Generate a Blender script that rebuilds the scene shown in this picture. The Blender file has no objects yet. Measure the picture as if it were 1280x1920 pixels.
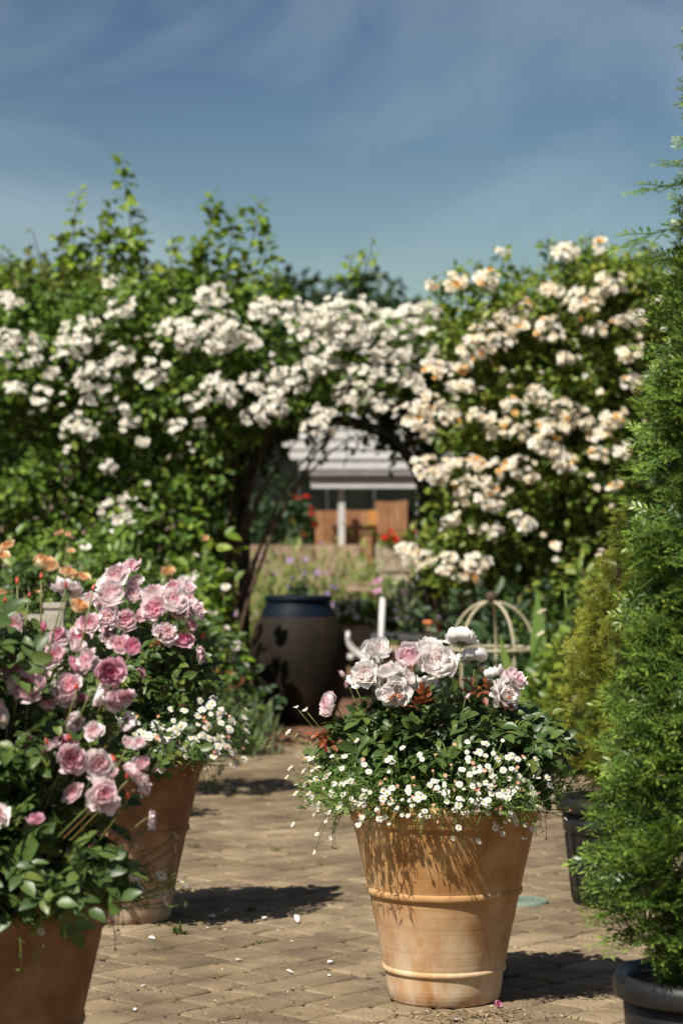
import bpy, math
import numpy as np
from mathutils import Vector, Matrix

R = np.random.RandomState(7)
C = bpy.context.scene.collection
SC = bpy.context.scene
PI = math.pi

# ------------------------------------------------------------------ camera
CAMZ, F, HOR = 1.57, 4533.0, 980.0          # eye height, focal length in photo pixels, horizon row
def P(px, py, Y):                            # a point of the place seen at (px,py), Y metres ahead
    return np.array([(px-640.0)*Y/F, Y, CAMZ+(HOR-py)*Y/F])
def G(px, Y):                                # the same, on the ground
    return np.array([(px-640.0)*Y/F, Y, 0.0])
cam = bpy.data.cameras.new('camera'); camo = bpy.data.objects.new('camera', cam); C.objects.link(camo)
cam.sensor_fit = 'VERTICAL'; cam.sensor_height = 36; cam.sensor_width = 24; cam.lens = 85
cam.clip_start = 0.1; cam.clip_end = 3000
camo.location = (0, 0, CAMZ); camo.rotation_euler = (PI/2+math.atan(20/F), 0, 0)
cam.dof.use_dof = True; cam.dof.focus_distance = 7.6; cam.dof.aperture_fstop = 3.3; cam.dof.aperture_blades = 9
SC.camera = camo

# ------------------------------------------------------------------ sky and sun
EL = math.radians(54); AZ = (0.615, 0.788)    # shadows run right and away from the lens
world = bpy.data.worlds.new('World'); SC.world = world; world.use_nodes = True
nt = world.node_tree; nt.nodes.clear()
def N(nt, typ, **kw):
    n = nt.nodes.new(typ)
    for k, v in kw.items(): setattr(n, k, v)
    return n
sky = N(nt, 'ShaderNodeTexSky', sky_type='NISHITA'); sky.sun_disc = False
sky.sun_elevation = EL; sky.sun_rotation = math.atan2(-AZ[0], -AZ[1])
sky.altitude = 300; sky.air_density = 1.0; sky.dust_density = 0.8; sky.ozone_density = 1.3
gam = N(nt, 'ShaderNodeMix', data_type='RGBA', blend_type='MULTIPLY'); gam.inputs[0].default_value = 1
gam.inputs[7].default_value = (0.086, 0.063, 0.046, 1)
tc = N(nt, 'ShaderNodeTexCoord'); mp = N(nt, 'ShaderNodeMapping')
mp.inputs['Scale'].default_value = (5.0, 5.0, 10.0); mp.inputs['Rotation'].default_value = (0, -0.35, 0)
nz = N(nt, 'ShaderNodeTexNoise'); nz.inputs['Scale'].default_value = 1.25; nz.inputs['Detail'].default_value = 5; nz.inputs['Roughness'].default_value = 0.52
nz.inputs['Distortion'].default_value = 0.6
cr = N(nt, 'ShaderNodeValToRGB'); cr.color_ramp.elements[0].position = 0.42; cr.color_ramp.elements[1].position = 0.8
cr.color_ramp.elements[1].color = (0.5, 0.5, 0.5, 1)
cm = N(nt, 'ShaderNodeMix', data_type='RGBA'); cm.inputs[7].default_value = (3.6, 4.2, 4.6, 1)
bg = N(nt, 'ShaderNodeBackground'); bg.inputs['Strength'].default_value = 0.095
wo = N(nt, 'ShaderNodeOutputWorld'); L = nt.links.new
gm = N(nt, 'ShaderNodeGamma'); gm.inputs[1].default_value = 2.2; L(sky.outputs[0], gm.inputs[0]); L(gm.outputs[0], gam.inputs[6]); L(tc.outputs['Generated'], mp.inputs[0]); L(mp.outputs[0], nz.inputs['Vector'])
L(nz.outputs[0], cr.inputs[0]); L(cr.outputs[0], cm.inputs[0]); L(gam.outputs[2], cm.inputs[6]); L(cm.outputs[2], bg.inputs[0]); L(bg.outputs[0], wo.inputs[0])
sun = bpy.data.lights.new('sun', 'SUN'); suno = bpy.data.objects.new('sun', sun); C.objects.link(suno)
sun.energy = 5.0; sun.angle = math.radians(0.53); sun.color = (1.0, 0.94, 0.83)
suno.rotation_euler = Vector((AZ[0]*math.cos(EL), AZ[1]*math.cos(EL), -math.sin(EL))).to_track_quat('-Z', 'Y').to_euler()
suno.location = (-8, -10, 20)
vs = SC.view_settings; vs.view_transform = 'Standard'; vs.look = 'None'; vs.exposure = 0.72; vs.gamma = 1
SC.render.engine = 'CYCLES'; cy = SC.cycles
cy.use_denoising = True; cy.max_bounces = 6; cy.diffuse_bounces = 2; cy.glossy_bounces = 2; cy.transmission_bounces = 4; cy.transparent_max_bounces = 4
cy.sample_clamp_indirect = 6

# ------------------------------------------------------------------ materials
def newmat(name):
    m = bpy.data.materials.new(name); m.use_nodes = True; t = m.node_tree
    b = t.nodes['Principled BSDF']; return m, t, b, t.nodes['Material Output']
def rgb(c): return (c[0], c[1], c[2], 1)
def ramp(t, stops):
    r = N(t, 'ShaderNodeValToRGB'); e = r.color_ramp.elements
    while len(e) < len(stops): e.new(0.5)
    for i, (p, c) in enumerate(stops): e[i].position = p; e[i].color = rgb(c)
    return r
def rand(t):                                  # one random number per leaf / per object
    g = N(t, 'ShaderNodeNewGeometry'); o = N(t, 'ShaderNodeObjectInfo')
    a = N(t, 'ShaderNodeMath', operation='ADD'); f = N(t, 'ShaderNodeMath', operation='FRACT')
    t.links.new(g.outputs['Random Per Island'], a.inputs[0]); t.links.new(o.outputs['Random'], a.inputs[1]); t.links.new(a.outputs[0], f.inputs[0])
    return f.outputs[0]
def translucent(t, b, out, colsock, fac):
    tr = N(t, 'ShaderNodeBsdfTranslucent'); mx = N(t, 'ShaderNodeMixShader'); mx.inputs[0].default_value = fac
    t.links.new(colsock, tr.inputs[0]); t.links.new(b.outputs[0], mx.inputs[1]); t.links.new(tr.outputs[0], mx.inputs[2]); t.links.new(mx.outputs[0], out.inputs[0])
def leafmat(name, c1, c2, c3=None, rough=0.45, tr=0.28, tipc=None):
    m, t, b, out = newmat(name)
    stops = [(0.0, c1), (0.75, c2), (1.0, c3 or c2)]
    r = ramp(t, stops); t.links.new(rand(t), r.inputs[0]); col = r.outputs[0]
    if tipc:
        a = N(t, 'ShaderNodeAttribute'); a.attribute_name = 't'
        mx = N(t, 'ShaderNodeMix', data_type='RGBA'); mx.inputs[7].default_value = rgb(tipc)
        t.links.new(a.outputs['Fac'], mx.inputs[0]); t.links.new(col, mx.inputs[6]); col = mx.outputs[2]
    t.links.new(col, b.inputs['Base Color']); b.inputs['Roughness'].default_value = rough; b.inputs['Specular IOR Level'].default_value = 0.4
    translucent(t, b, out, col, tr); return m
def petalmat(name, cin, cmid, cout, tr=0.28, var=0.12):
    m, t, b, out = newmat(name)
    a = N(t, 'ShaderNodeAttribute'); a.attribute_name = 't'
    o = N(t, 'ShaderNodeObjectInfo'); s = N(t, 'ShaderNodeMath', operation='MULTIPLY_ADD'); s.inputs[1].default_value = 0.5; s.inputs[2].default_value = -0.25
    ad = N(t, 'ShaderNodeMath', operation='ADD')
    r = ramp(t, [(0, cin), (0.45, cmid), (1, cout)])
    t.links.new(rand(t), s.inputs[0]); t.links.new(s.outputs[0], ad.inputs[0]); t.links.new(a.outputs['Fac'], ad.inputs[1]); t.links.new(ad.outputs[0], r.inputs[0])
    t.links.new(r.outputs[0], b.inputs['Base Color']); b.inputs['Roughness'].default_value = 0.6; b.inputs['Specular IOR Level'].default_value = 0.2
    translucent(t, b, out, r.outputs[0], tr); return m
def noisemat(name, stops, scale=8, rough=0.7, bump=0.0, detail=6, per=0.0, metal=0.0, spec=0.3, bscale=None):
    m, t, b, out = newmat(name)
    tcn = N(t, 'ShaderNodeTexCoord'); n = N(t, 'ShaderNodeTexNoise'); n.inputs['Scale'].default_value = scale; n.inputs['Detail'].default_value = detail
    n.inputs['Roughness'].default_value = 0.65
    t.links.new(tcn.outputs['Object'], n.inputs['Vector']); r = ramp(t, stops)
    if per:
        s = N(t, 'ShaderNodeMath', operation='MULTIPLY_ADD'); s.inputs[1].default_value = per; s.inputs[2].default_value = -per/2
        ad = N(t, 'ShaderNodeMath', operation='ADD'); t.links.new(rand(t), s.inputs[0]); t.links.new(s.outputs[0], ad.inputs[0]); t.links.new(n.outputs[0], ad.inputs[1]); t.links.new(ad.outputs[0], r.inputs[0])
    else: t.links.new(n.outputs[0], r.inputs[0])
    t.links.new(r.outputs[0], b.inputs['Base Color']); b.inputs['Roughness'].default_value = rough; b.inputs['Metallic'].default_value = metal; b.inputs['Specular IOR Level'].default_value = spec
    if bump:
        n2 = N(t, 'ShaderNodeTexNoise'); n2.inputs['Scale'].default_value = bscale or scale*6; n2.inputs['Detail'].default_value = 5; t.links.new(tcn.outputs['Object'], n2.inputs['Vector'])
        bp = N(t, 'ShaderNodeBump'); bp.inputs['Strength'].default_value = bump; bp.inputs['Distance'].default_value = 0.01; t.links.new(n2.outputs[0], bp.inputs['Height']); t.links.new(bp.outputs[0], b.inputs['Normal'])
    return m

M = {}
M['rose_leaf'] = leafmat('rose_leaf', (0.032, 0.064, 0.016), (0.075, 0.122, 0.028), (0.13, 0.165, 0.036), 0.42, 0.25)
M['young_leaf'] = leafmat('young_leaf', (0.16, 0.03, 0.015), (0.28, 0.075, 0.025), (0.22, 0.1, 0.03), 0.45, 0.3)
M['climber_leaf'] = leafmat('climber_leaf', (0.05, 0.105, 0.016), (0.135, 0.225, 0.032), (0.23, 0.3, 0.045), 0.42, 0.34)
M['peach_leaf'] = leafmat('peach_leaf', (0.065, 0.12, 0.016), (0.175, 0.25, 0.034), (0.3, 0.31, 0.05), 0.42, 0.36)
M['shoot_leaf'] = leafmat('shoot_leaf', (0.07, 0.14, 0.014), (0.19, 0.29, 0.025), (0.28, 0.36, 0.04), 0.45, 0.4)
M['hedge_leaf'] = leafmat('hedge_leaf', (0.04, 0.075, 0.01), (0.1, 0.13, 0.016), (0.15, 0.15, 0.02), 0.5, 0.3)
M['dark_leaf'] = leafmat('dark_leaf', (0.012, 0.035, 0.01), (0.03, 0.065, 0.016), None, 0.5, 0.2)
M['fleabane_leaf'] = leafmat('fleabane_leaf', (0.055, 0.115, 0.02), (0.14, 0.24, 0.045), (0.22, 0.3, 0.07), 0.5, 0.36)
M['yew'] = leafmat('yew', (0.026, 0.07, 0.015), (0.065, 0.14, 0.024), (0.13, 0.15, 0.03), 0.38, 0.26, (0.3, 0.42, 0.065))
M['gold_yew'] = leafmat('gold_yew', (0.085, 0.125, 0.014), (0.19, 0.215, 0.024), (0.26, 0.25, 0.03), 0.45, 0.28, (0.4, 0.41, 0.055))
M['lavender_leaf'] = leafmat('lavender_leaf', (0.08, 0.12, 0.05), (0.16, 0.21, 0.09), (0.2, 0.25, 0.12), 0.6, 0.25)
M['meadow_leaf'] = leafmat('meadow_leaf', (0.1, 0.16, 0.03), (0.24, 0.3, 0.07), (0.34, 0.33, 0.12), 0.6, 0.3)
M['weed'] = leafmat('weed', (0.05, 0.1, 0.02), (0.12, 0.17, 0.03), (0.2, 0.19, 0.05), 0.6, 0.3)
M['stem'] = leafmat('stem', (0.07, 0.1, 0.025), (0.13, 0.13, 0.04), (0.12, 0.07, 0.03), 0.5, 0.0)
M['green_stem'] = leafmat('green_stem', (0.1, 0.16, 0.04), (0.17, 0.24, 0.06), None, 0.5, 0.1)
M['blush'] = petalmat('blush', (0.91, 0.78, 0.76), (0.92, 0.86, 0.84), (0.93, 0.9, 0.88), 0.42)
M['blush_pink'] = petalmat('blush_pink', (0.82, 0.36, 0.46), (0.86, 0.64, 0.69), (0.89, 0.79, 0.79), 0.4)
M['pink'] = petalmat('pink', (0.84, 0.36, 0.44), (0.86, 0.57, 0.63), (0.88, 0.72, 0.76), 0.42)
M['deep_pink'] = petalmat('deep_pink', (0.68, 0.15, 0.29), (0.75, 0.34, 0.47), (0.8, 0.5, 0.6), 0.38)
M['pale_pink'] = petalmat('pale_pink', (0.87, 0.52, 0.53), (0.89, 0.72, 0.75), (0.91, 0.83, 0.84), 0.42)
M['apricot'] = petalmat('apricot', (0.82, 0.34, 0.12), (0.85, 0.52, 0.26), (0.87, 0.68, 0.46), 0.35)
M['bud'] = petalmat('bud', (0.72, 0.1, 0.06), (0.75, 0.18, 0.12), (0.8, 0.35, 0.3), 0.2)
M['white_rose'] = petalmat('white_rose', (0.8, 0.68, 0.42), (0.88, 0.85, 0.77), (0.9, 0.88, 0.83), 0.35)
M['peach_rose'] = petalmat('peach_rose', (0.88, 0.66, 0.34), (0.9, 0.81, 0.63), (0.91, 0.86, 0.74), 0.38)
M['orange_rose'] = petalmat('orange_rose', (0.75, 0.25, 0.03), (0.8, 0.42, 0.1), (0.82, 0.58, 0.26), 0.25)
M['sepal'] = leafmat('sepal', (0.06, 0.11, 0.03), (0.1, 0.15, 0.04), None, 0.5, 0.1)
M['ray'] = petalmat('ray', (0.84, 0.82, 0.78), (0.86, 0.85, 0.82), (0.86, 0.85, 0.82), 0.25)
M['ray_pink'] = petalmat('ray_pink', (0.75, 0.25, 0.22), (0.78, 0.35, 0.32), (0.8, 0.42, 0.42), 0.25)
M['disc'] = noisemat('disc', [(0.3, (0.5, 0.34, 0.03)), (0.7, (0.62, 0.46, 0.06))], 200, 0.8)
M['lilac'] = petalmat('lilac', (0.3, 0.16, 0.42), (0.42, 0.25, 0.55), (0.55, 0.4, 0.62), 0.25)
M['magenta'] = petalmat('magenta', (0.5, 0.1, 0.35), (0.62, 0.25, 0.5), (0.72, 0.45, 0.62), 0.25)
M['red'] = petalmat('red', (0.6, 0.01, 0.01), (0.7, 0.02, 0.015), (0.75, 0.05, 0.03), 0.2)
M['bark'] = noisemat('bark', [(0.3, (0.035, 0.022, 0.014)), (0.7, (0.1, 0.065, 0.04))], 20, 0.9, 0.5)
M['iron'] = noisemat('iron', [(0.3, (0.012, 0.012, 0.012)), (0.7, (0.03, 0.027, 0.024))], 20, 0.55, 0.2)
M['rust'] = noisemat('rust', [(0.3, (0.16, 0.05, 0.02)), (0.7, (0.34, 0.12, 0.05))], 40, 0.85, 0.4)
M['cream_iron'] = noisemat('cream_iron', [(0.3, (0.3, 0.27, 0.18)), (0.7, (0.48, 0.43, 0.3))], 30, 0.6, 0.2)
M['soil'] = noisemat('soil', [(0.3, (0.03, 0.02, 0.012)), (0.5, (0.07, 0.045, 0.028)), (0.75, (0.16, 0.1, 0.06))], 60, 0.95, 0.8)
M['bark_mulch'] = noisemat('bark_mulch', [(0.3, (0.06, 0.03, 0.018)), (0.5, (0.16, 0.08, 0.045)), (0.75, (0.3, 0.17, 0.1))], 70, 0.95, 0.8)
M['plastic'] = noisemat('plastic', [(0.3, (0.006, 0.006, 0.007)), (0.62, (0.01, 0.01, 0.011)), (0.8, (0.028, 0.025, 0.022))], 9, 0.45, 0.12, spec=0.45, bscale=120)
M['white_paint'] = noisemat('white_paint', [(0.3, (0.44, 0.44, 0.43)), (0.7, (0.58, 0.57, 0.55))], 14, 0.55, 0.1)
M['grey_paint'] = noisemat('grey_paint', [(0.3, (0.2, 0.205, 0.205)), (0.7, (0.29, 0.29, 0.285))], 6, 0.6, 0.1)
M['plank'] = noisemat('plank', [(0.25, (0.2, 0.09, 0.042)), (0.55, (0.3, 0.15, 0.075)), (0.8, (0.36, 0.2, 0.11))], 7, 0.75, 0.3, per=0.35)
M['plank_orange'] = noisemat('plank_orange', [(0.3, (0.42, 0.17, 0.04)), (0.7, (0.55, 0.26, 0.08))], 9, 0.75, 0.3)
M['old_wood'] = noisemat('old_wood', [(0.3, (0.24, 0.17, 0.11)), (0.7, (0.42, 0.31, 0.22))], 12, 0.85, 0.4, per=0.3)
M['grey_wood'] = noisemat('grey_wood', [(0.3, (0.25, 0.23, 0.19)), (0.7, (0.42, 0.39, 0.33))], 12, 0.85, 0.4, per=0.3)
M['stone'] = noisemat('stone', [(0.3, (0.3, 0.24, 0.17)), (0.7, (0.5, 0.42, 0.32))], 14, 0.9, 0.5, per=0.4)
M['gravel'] = noisemat('gravel', [(0.3, (0.2, 0.15, 0.1)), (0.55, (0.34, 0.26, 0.18)), (0.75, (0.46, 0.37, 0.27))], 40, 0.95, 0.6)
M['dark_glass'] = noisemat('dark_glass', [(0.3, (0.006, 0.009, 0.007)), (0.7, (0.016, 0.02, 0.016))], 2, 0.35, spec=0.06)
M['slate'] = noisemat('slate', [(0.3, (0.05, 0.05, 0.052)), (0.7, (0.1, 0.1, 0.1))], 14, 0.6, 0.3)
M['drain'] = noisemat('drain', [(0.3, (0.1, 0.14, 0.11)), (0.7, (0.22, 0.27, 0.21))], 60, 0.7, 0.5)
M['small_terracotta'] = noisemat('small_terracotta', [(0.3, (0.42, 0.13, 0.05)), (0.7, (0.55, 0.21, 0.09))], 20, 0.85, 0.2)

def terracotta_mat(name, base=(0.42, 0.235, 0.095), light=(0.5, 0.335, 0.175), dark=(0.3, 0.135, 0.045)):
    m, t, b, out = newmat(name); lk = t.links.new
    tcn = N(t, 'ShaderNodeTexCoord')
    n1 = N(t, 'ShaderNodeTexNoise'); n1.inputs['Scale'].default_value = 6.5; n1.inputs['Detail'].default_value = 9; n1.inputs['Roughness'].default_value = 0.62; lk(tcn.outputs['Object'], n1.inputs['Vector'])
    r1 = ramp(t, [(0.33, dark), (0.5, base), (0.66, light)]); lk(n1.outputs[0], r1.inputs[0])
    # throwing lines: noise squeezed along the turning axis
    mp2 = N(t, 'ShaderNodeMapping'); mp2.inputs['Scale'].default_value = (1.2, 1.2, 60); lk(tcn.outputs['Object'], mp2.inputs[0])
    n2 = N(t, 'ShaderNodeTexNoise'); n2.inputs['Scale'].default_value = 1.6; n2.inputs['Detail'].default_value = 4; lk(mp2.outputs[0], n2.inputs['Vector'])
    mx = N(t, 'ShaderNodeMix', data_type='RGBA', blend_type='MULTIPLY'); mx.inputs[0].default_value = 0.3
    r2 = ramp(t, [(0.3, (0.85, 0.82, 0.78)), (0.7, (1.06, 1.06, 1.06))]); lk(n2.outputs[0], r2.inputs[0]); lk(r1.outputs[0], mx.inputs[6]); lk(r2.outputs[0], mx.inputs[7])
    # lime bloom: pale patches and runs, mostly low down
    sx = N(t, 'ShaderNodeSeparateXYZ'); lk(tcn.outputs['Object'], sx.inputs[0])
    mr = N(t, 'ShaderNodeMapRange'); mr.inputs[1].default_value = 0.02; mr.inputs[2].default_value = 0.4; mr.inputs[3].default_value = 0.95; mr.inputs[4].default_value = 0.0; lk(sx.outputs[2], mr.inputs[0])
    mp3 = N(t, 'ShaderNodeMapping'); mp3.inputs['Scale'].default_value = (11, 11, 5); lk(tcn.outputs['Object'], mp3.inputs[0])
    n3 = N(t, 'ShaderNodeTexNoise'); n3.inputs['Scale'].default_value = 1.0; n3.inputs['Detail'].default_value = 7; n3.inputs['Roughness'].default_value = 0.7; lk(mp3.outputs[0], n3.inputs['Vector'])
    r3 = ramp(t, [(0.38, (0.05, 0.05, 0.05)), (0.66, (1, 1, 1))]); lk(n3.outputs[0], r3.inputs[0])
    mu = N(t, 'ShaderNodeMath', operation='MULTIPLY'); lk(mr.outputs[0], mu.inputs[0]); lk(r3.outputs[0], mu.inputs[1])
    mx2 = N(t, 'ShaderNodeMix', data_type='RGBA'); mx2.inputs[7].default_value = (0.6, 0.5, 0.38, 1); lk(mu.outputs[0], mx2.inputs[0]); lk(mx.outputs[2], mx2.inputs[6])
    lk(mx2.outputs[2], b.inputs['Base Color']); b.inputs['Roughness'].default_value = 0.78; b.inputs['Specular IOR Level'].default_value = 0.25
    n4 = N(t, 'ShaderNodeTexNoise'); n4.inputs['Scale'].default_value = 140; n4.inputs['Detail'].default_value = 4; lk(tcn.outputs['Object'], n4.inputs['Vector'])
    ad = N(t, 'ShaderNodeMath', operation='MULTIPLY_ADD'); ad.inputs[1].default_value = 0.25; lk(n4.outputs[0], ad.inputs[0]); lk(n2.outputs[0], ad.inputs[2])
    bp = N(t, 'ShaderNodeBump'); bp.inputs['Strength'].default_value = 0.14; bp.inputs['Distance'].default_value = 0.006; lk(ad.outputs[0], bp.inputs['Height']); lk(bp.outputs[0], b.inputs['Normal'])
    return m
M['terracotta'] = terracotta_mat('terracotta')
M['terracotta_shaded'] = terracotta_mat('terracotta_shaded', (0.235, 0.12, 0.062), (0.33, 0.19, 0.105), (0.15, 0.066, 0.032))  # browner clay for the left pots, darkened so their shade sits in the colour

def paver_mat():
    m, t, b, out = newmat('paver'); lk = t.links.new
    tcn = N(t, 'ShaderNodeTexCoord'); o = N(t, 'ShaderNodeNewGeometry')
    n1 = N(t, 'ShaderNodeTexNoise'); n1.inputs['Scale'].default_value = 5; n1.inputs['Detail'].default_value = 6; lk(o.outputs['Position'], n1.inputs['Vector'])
    s = N(t, 'ShaderNodeMath', operation='MULTIPLY_ADD'); s.inputs[1].default_value = 0.26; s.inputs[2].default_value = -0.13; lk(rand(t), s.inputs[0])
    ad = N(t, 'ShaderNodeMath', operation='ADD'); lk(s.outputs[0], ad.inputs[0]); lk(n1.outputs[0], ad.inputs[1])
    r = ramp(t, [(0.2, (0.118, 0.09, 0.06)), (0.5, (0.208, 0.158, 0.1)), (0.8, (0.32, 0.245, 0.16))]); lk(ad.outputs[0], r.inputs[0])
    n2 = N(t, 'ShaderNodeTexNoise'); n2.inputs['Scale'].default_value = 160; n2.inputs['Detail'].default_value = 3; lk(o.outputs['Position'], n2.inputs['Vector'])
    r2 = ramp(t, [(0.32, (0.5, 0.5, 0.5)), (0.55, (1, 1, 1)), (0.75, (1.25, 1.25, 1.25))]); lk(n2.outputs[0], r2.inputs[0])
    mx = N(t, 'ShaderNodeMix', data_type='RGBA', blend_type='MULTIPLY'); mx.inputs[0].default_value = 0.8; lk(r.outputs[0], mx.inputs[6]); lk(r2.outputs[0], mx.inputs[7])
    # dirt in broad patches
    n3 = N(t, 'ShaderNodeTexNoise'); n3.inputs['Scale'].default_value = 1.3; n3.inputs['Detail'].default_value = 6; lk(o.outputs['Position'], n3.inputs['Vector'])
    r3 = ramp(t, [(0.35, (0.66, 0.64, 0.6)), (0.6, (1, 1, 1))]); lk(n3.outputs[0], r3.inputs[0])
    mx2 = N(t, 'ShaderNodeMix', data_type='RGBA', blend_type='MULTIPLY'); mx2.inputs[0].default_value = 1; lk(mx.outputs[2], mx2.inputs[6]); lk(r3.outputs[0], mx2.inputs[7])
    lk(mx2.outputs[2], b.inputs['Base Color']); b.inputs['Roughness'].default_value = 0.88; b.inputs['Specular IOR Level'].default_value = 0.2
    bp = N(t, 'ShaderNodeBump'); bp.inputs['Strength'].default_value = 0.5; bp.inputs['Distance'].default_value = 0.004; lk(n2.outputs[0], bp.inputs['Height']); lk(bp.outputs[0], b.inputs['Normal'])
    return m
M['paver'] = paver_mat()
M['joint'] = noisemat('joint', [(0.3, (0.035, 0.03, 0.018)), (0.5, (0.07, 0.055, 0.032)), (0.62, (0.06, 0.075, 0.02)), (0.75, (0.13, 0.1, 0.06))], 5, 0.95, 0.6, bscale=90)

# ------------------------------------------------------------------ mesh helpers
class Geo:                                   # verts, loops, face sizes, material index per face, value t per vertex
    def __init__(s): s.v, s.l, s.n, s.m, s.t, s.k = [], [], [], [], [], 0
    def add(s, v, faces, mat=0, t=None):
        v = np.asarray(v, float).reshape(-1, 3)
        s.v.append(v); s.l.append(np.array([i for f in faces for i in f], np.int64)+s.k); s.n.append(np.array([len(f) for f in faces], np.int64))
        s.m.append(np.full(len(faces), mat, np.int64) if np.isscalar(mat) else np.asarray(mat)); s.t.append(np.zeros(len(v)) if t is None else np.broadcast_to(np.asarray(t, float), (len(v),)))
        s.k += len(v); return s
    def raw(s): return tuple(np.concatenate(a) for a in (s.v, s.l, s.n, s.m, s.t))
    def scatter(s, tpl, mats, locs, mat=None, tmul=None):
        v, l, n, m, t = tpl.raw() if isinstance(tpl, Geo) else tpl
        k = len(locs)
        if k == 0: return s
        V = np.einsum('kij,vj->kvi', mats, v)+np.asarray(locs)[:, None, :]
        s.v.append(V.reshape(-1, 3)); s.l.append((l[None, :]+(np.arange(k)*len(v))[:, None]).ravel()+s.k); s.n.append(np.tile(n, k))
        s.m.append(np.tile(m, k) if mat is None else np.full(len(n)*k, mat)); s.t.append(np.tile(t, k)); s.k += k*len(v); return s
    def box(s, lo, hi, mat=0):
        a, b = lo, hi
        v = [(x, y, z) for x in (a[0], b[0]) for y in (a[1], b[1]) for z in (a[2], b[2])]
        return s.add(v, [(0, 1, 3, 2), (4, 6, 7, 5), (0, 4, 5, 1), (2, 3, 7, 6), (0, 2, 6, 4), (1, 5, 7, 3)], mat)
    def tube(s, pts, rad, seg=6, mat=0, t=None):
        pts = np.asarray(pts, float); n = len(pts); rad = np.broadcast_to(np.asarray(rad, float), (n,))
        d = np.gradient(pts, axis=0); d /= np.linalg.norm(d, axis=1)[:, None]+1e-9
        ref = np.array([0.31, 0.95, 0.02]) if abs(d[0][2]) > 0.6 else np.array([0.05, 0.1, 1.0])
        x = np.cross(d, ref); x /= np.linalg.norm(x, axis=1)[:, None]+1e-9; y = np.cross(d, x)
        a = np.arange(seg)*2*PI/seg
        V = pts[:, None, :]+rad[:, None, None]*(np.cos(a)[None, :, None]*x[:, None, :]+np.sin(a)[None, :, None]*y[:, None, :])
        f = [(i*seg+j, i*seg+(j+1) % seg, (i+1)*seg+(j+1) % seg, (i+1)*seg+j) for i in range(n-1) for j in range(seg)]
        f += [tuple(range(seg-1, -1, -1)), tuple((n-1)*seg+j for j in range(seg))]
        return s.add(V.reshape(-1, 3), f, mat, t)
    def lathe(s, prof, seg=64, mat=0, wob=0.0, seed=0, close=False):
        prof = np.asarray(prof, float); n = len(prof); a = np.arange(seg)*2*PI/seg
        w = 1+wob*np.sin(2*a+seed)+0.6*wob*np.sin(3*a+2*seed)
        V = np.stack([prof[:, 0][:, None]*np.cos(a)*w, prof[:, 0][:, None]*np.sin(a)*w, np.broadcast_to(prof[:, 1][:, None], (n, seg))], -1)
        f = [(i*seg+j, i*seg+(j+1) % seg, (i+1)*seg+(j+1) % seg, (i+1)*seg+j) for i in range(n-1) for j in range(seg)]
        if close: f += [((n-1)*seg+j, (n-1)*seg+(j+1) % seg, (j+1) % seg, j) for j in range(seg)]
        return s.add(V.reshape(-1, 3), f, mat)
    def mesh(s, name, mats, smooth=True):
        v, l, n, m, t = s.raw(); me = bpy.data.meshes.new(name)
        me.vertices.add(len(v)); me.vertices.foreach_set('co', v.astype(np.float32).ravel())
        me.loops.add(len(l)); me.loops.foreach_set('vertex_index', l.astype(np.int32))
        me.polygons.add(len(n)); st = np.concatenate([[0], np.cumsum(n)[:-1]])
        me.polygons.foreach_set('loop_start', st.astype(np.int32)); me.polygons.foreach_set('loop_total', n.astype(np.int32))
        me.polygons.foreach_set('material_index', m.astype(np.int32)); me.polygons.foreach_set('use_smooth', np.full(len(n), smooth))
        at = me.attributes.new('t', 'FLOAT', 'POINT'); at.data.foreach_set('value', t.astype(np.float32))
        for x in mats: me.materials.append(M[x])
        me.update(calc_edges=True); return me

def link(name, me, parent=None, loc=None, kind=None, quat=None, scale=None):
    o = bpy.data.objects.new(name, me); C.objects.link(o)
    if parent is not None: o.parent = parent
    if loc is not None: o.location = [float(x) for x in loc]
    if quat is not None: o.rotation_mode = 'QUATERNION'; o.rotation_quaternion = quat
    if scale is not None: o.scale = (scale,)*3 if np.isscalar(scale) else scale
    if kind: o['kind'] = kind
    return o
def tag(o, label, cat, group=None):
    o['label'] = label; o['category'] = cat
    if group: o['group'] = group
    return o
def thing(name, label, cat, loc, group=None):
    o = bpy.data.objects.new(name, None); C.objects.link(o); o.empty_display_size = 0.1
    o.location = [float(x) for x in loc]; return tag(o, label, cat, group)
def unit(a): a = np.asarray(a, float); return a/(np.linalg.norm(a, axis=-1, keepdims=True)+1e-9)
def frames(d, n, scale=1.0):                  # local +Y along d, local +Z near n
    d = unit(d); x = unit(np.cross(d, n)); z = np.cross(x, d)
    return np.stack([x, d, z], -1)*np.broadcast_to(np.asarray(scale, float), (len(d),))[:, None, None]
def quat_of(m3): return Matrix([list(map(float, r)) for r in m3]).to_quaternion()
def face_quat(d, spin=0.0):
    q = Vector([float(x) for x in d]).to_track_quat('Z', 'Y')
    return q @ Matrix.Rotation(spin, 3, 'Z').to_quaternion()
def rn(n, k=3): return R.normal(size=(n, k))
def bez(a, b, c, n):
    t = np.linspace(0, 1, n)[:, None]; a, b, c = map(np.asarray, (a, b, c)); return (1-t)**2*a+2*t*(1-t)*b+t*t*c
def inpoly(pts, poly):
    x, y = pts[:, 0], pts[:, 1]; r = np.zeros(len(pts), bool); p = np.asarray(poly, float); j = len(p)-1
    for i in range(len(p)):
        c = ((p[i, 1] > y) != (p[j, 1] > y)) & (x < (p[j, 0]-p[i, 0])*(y-p[i, 1])/(p[j, 1]-p[i, 1]+1e-12)+p[i, 0]); r ^= c; j = i
    return r

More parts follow.
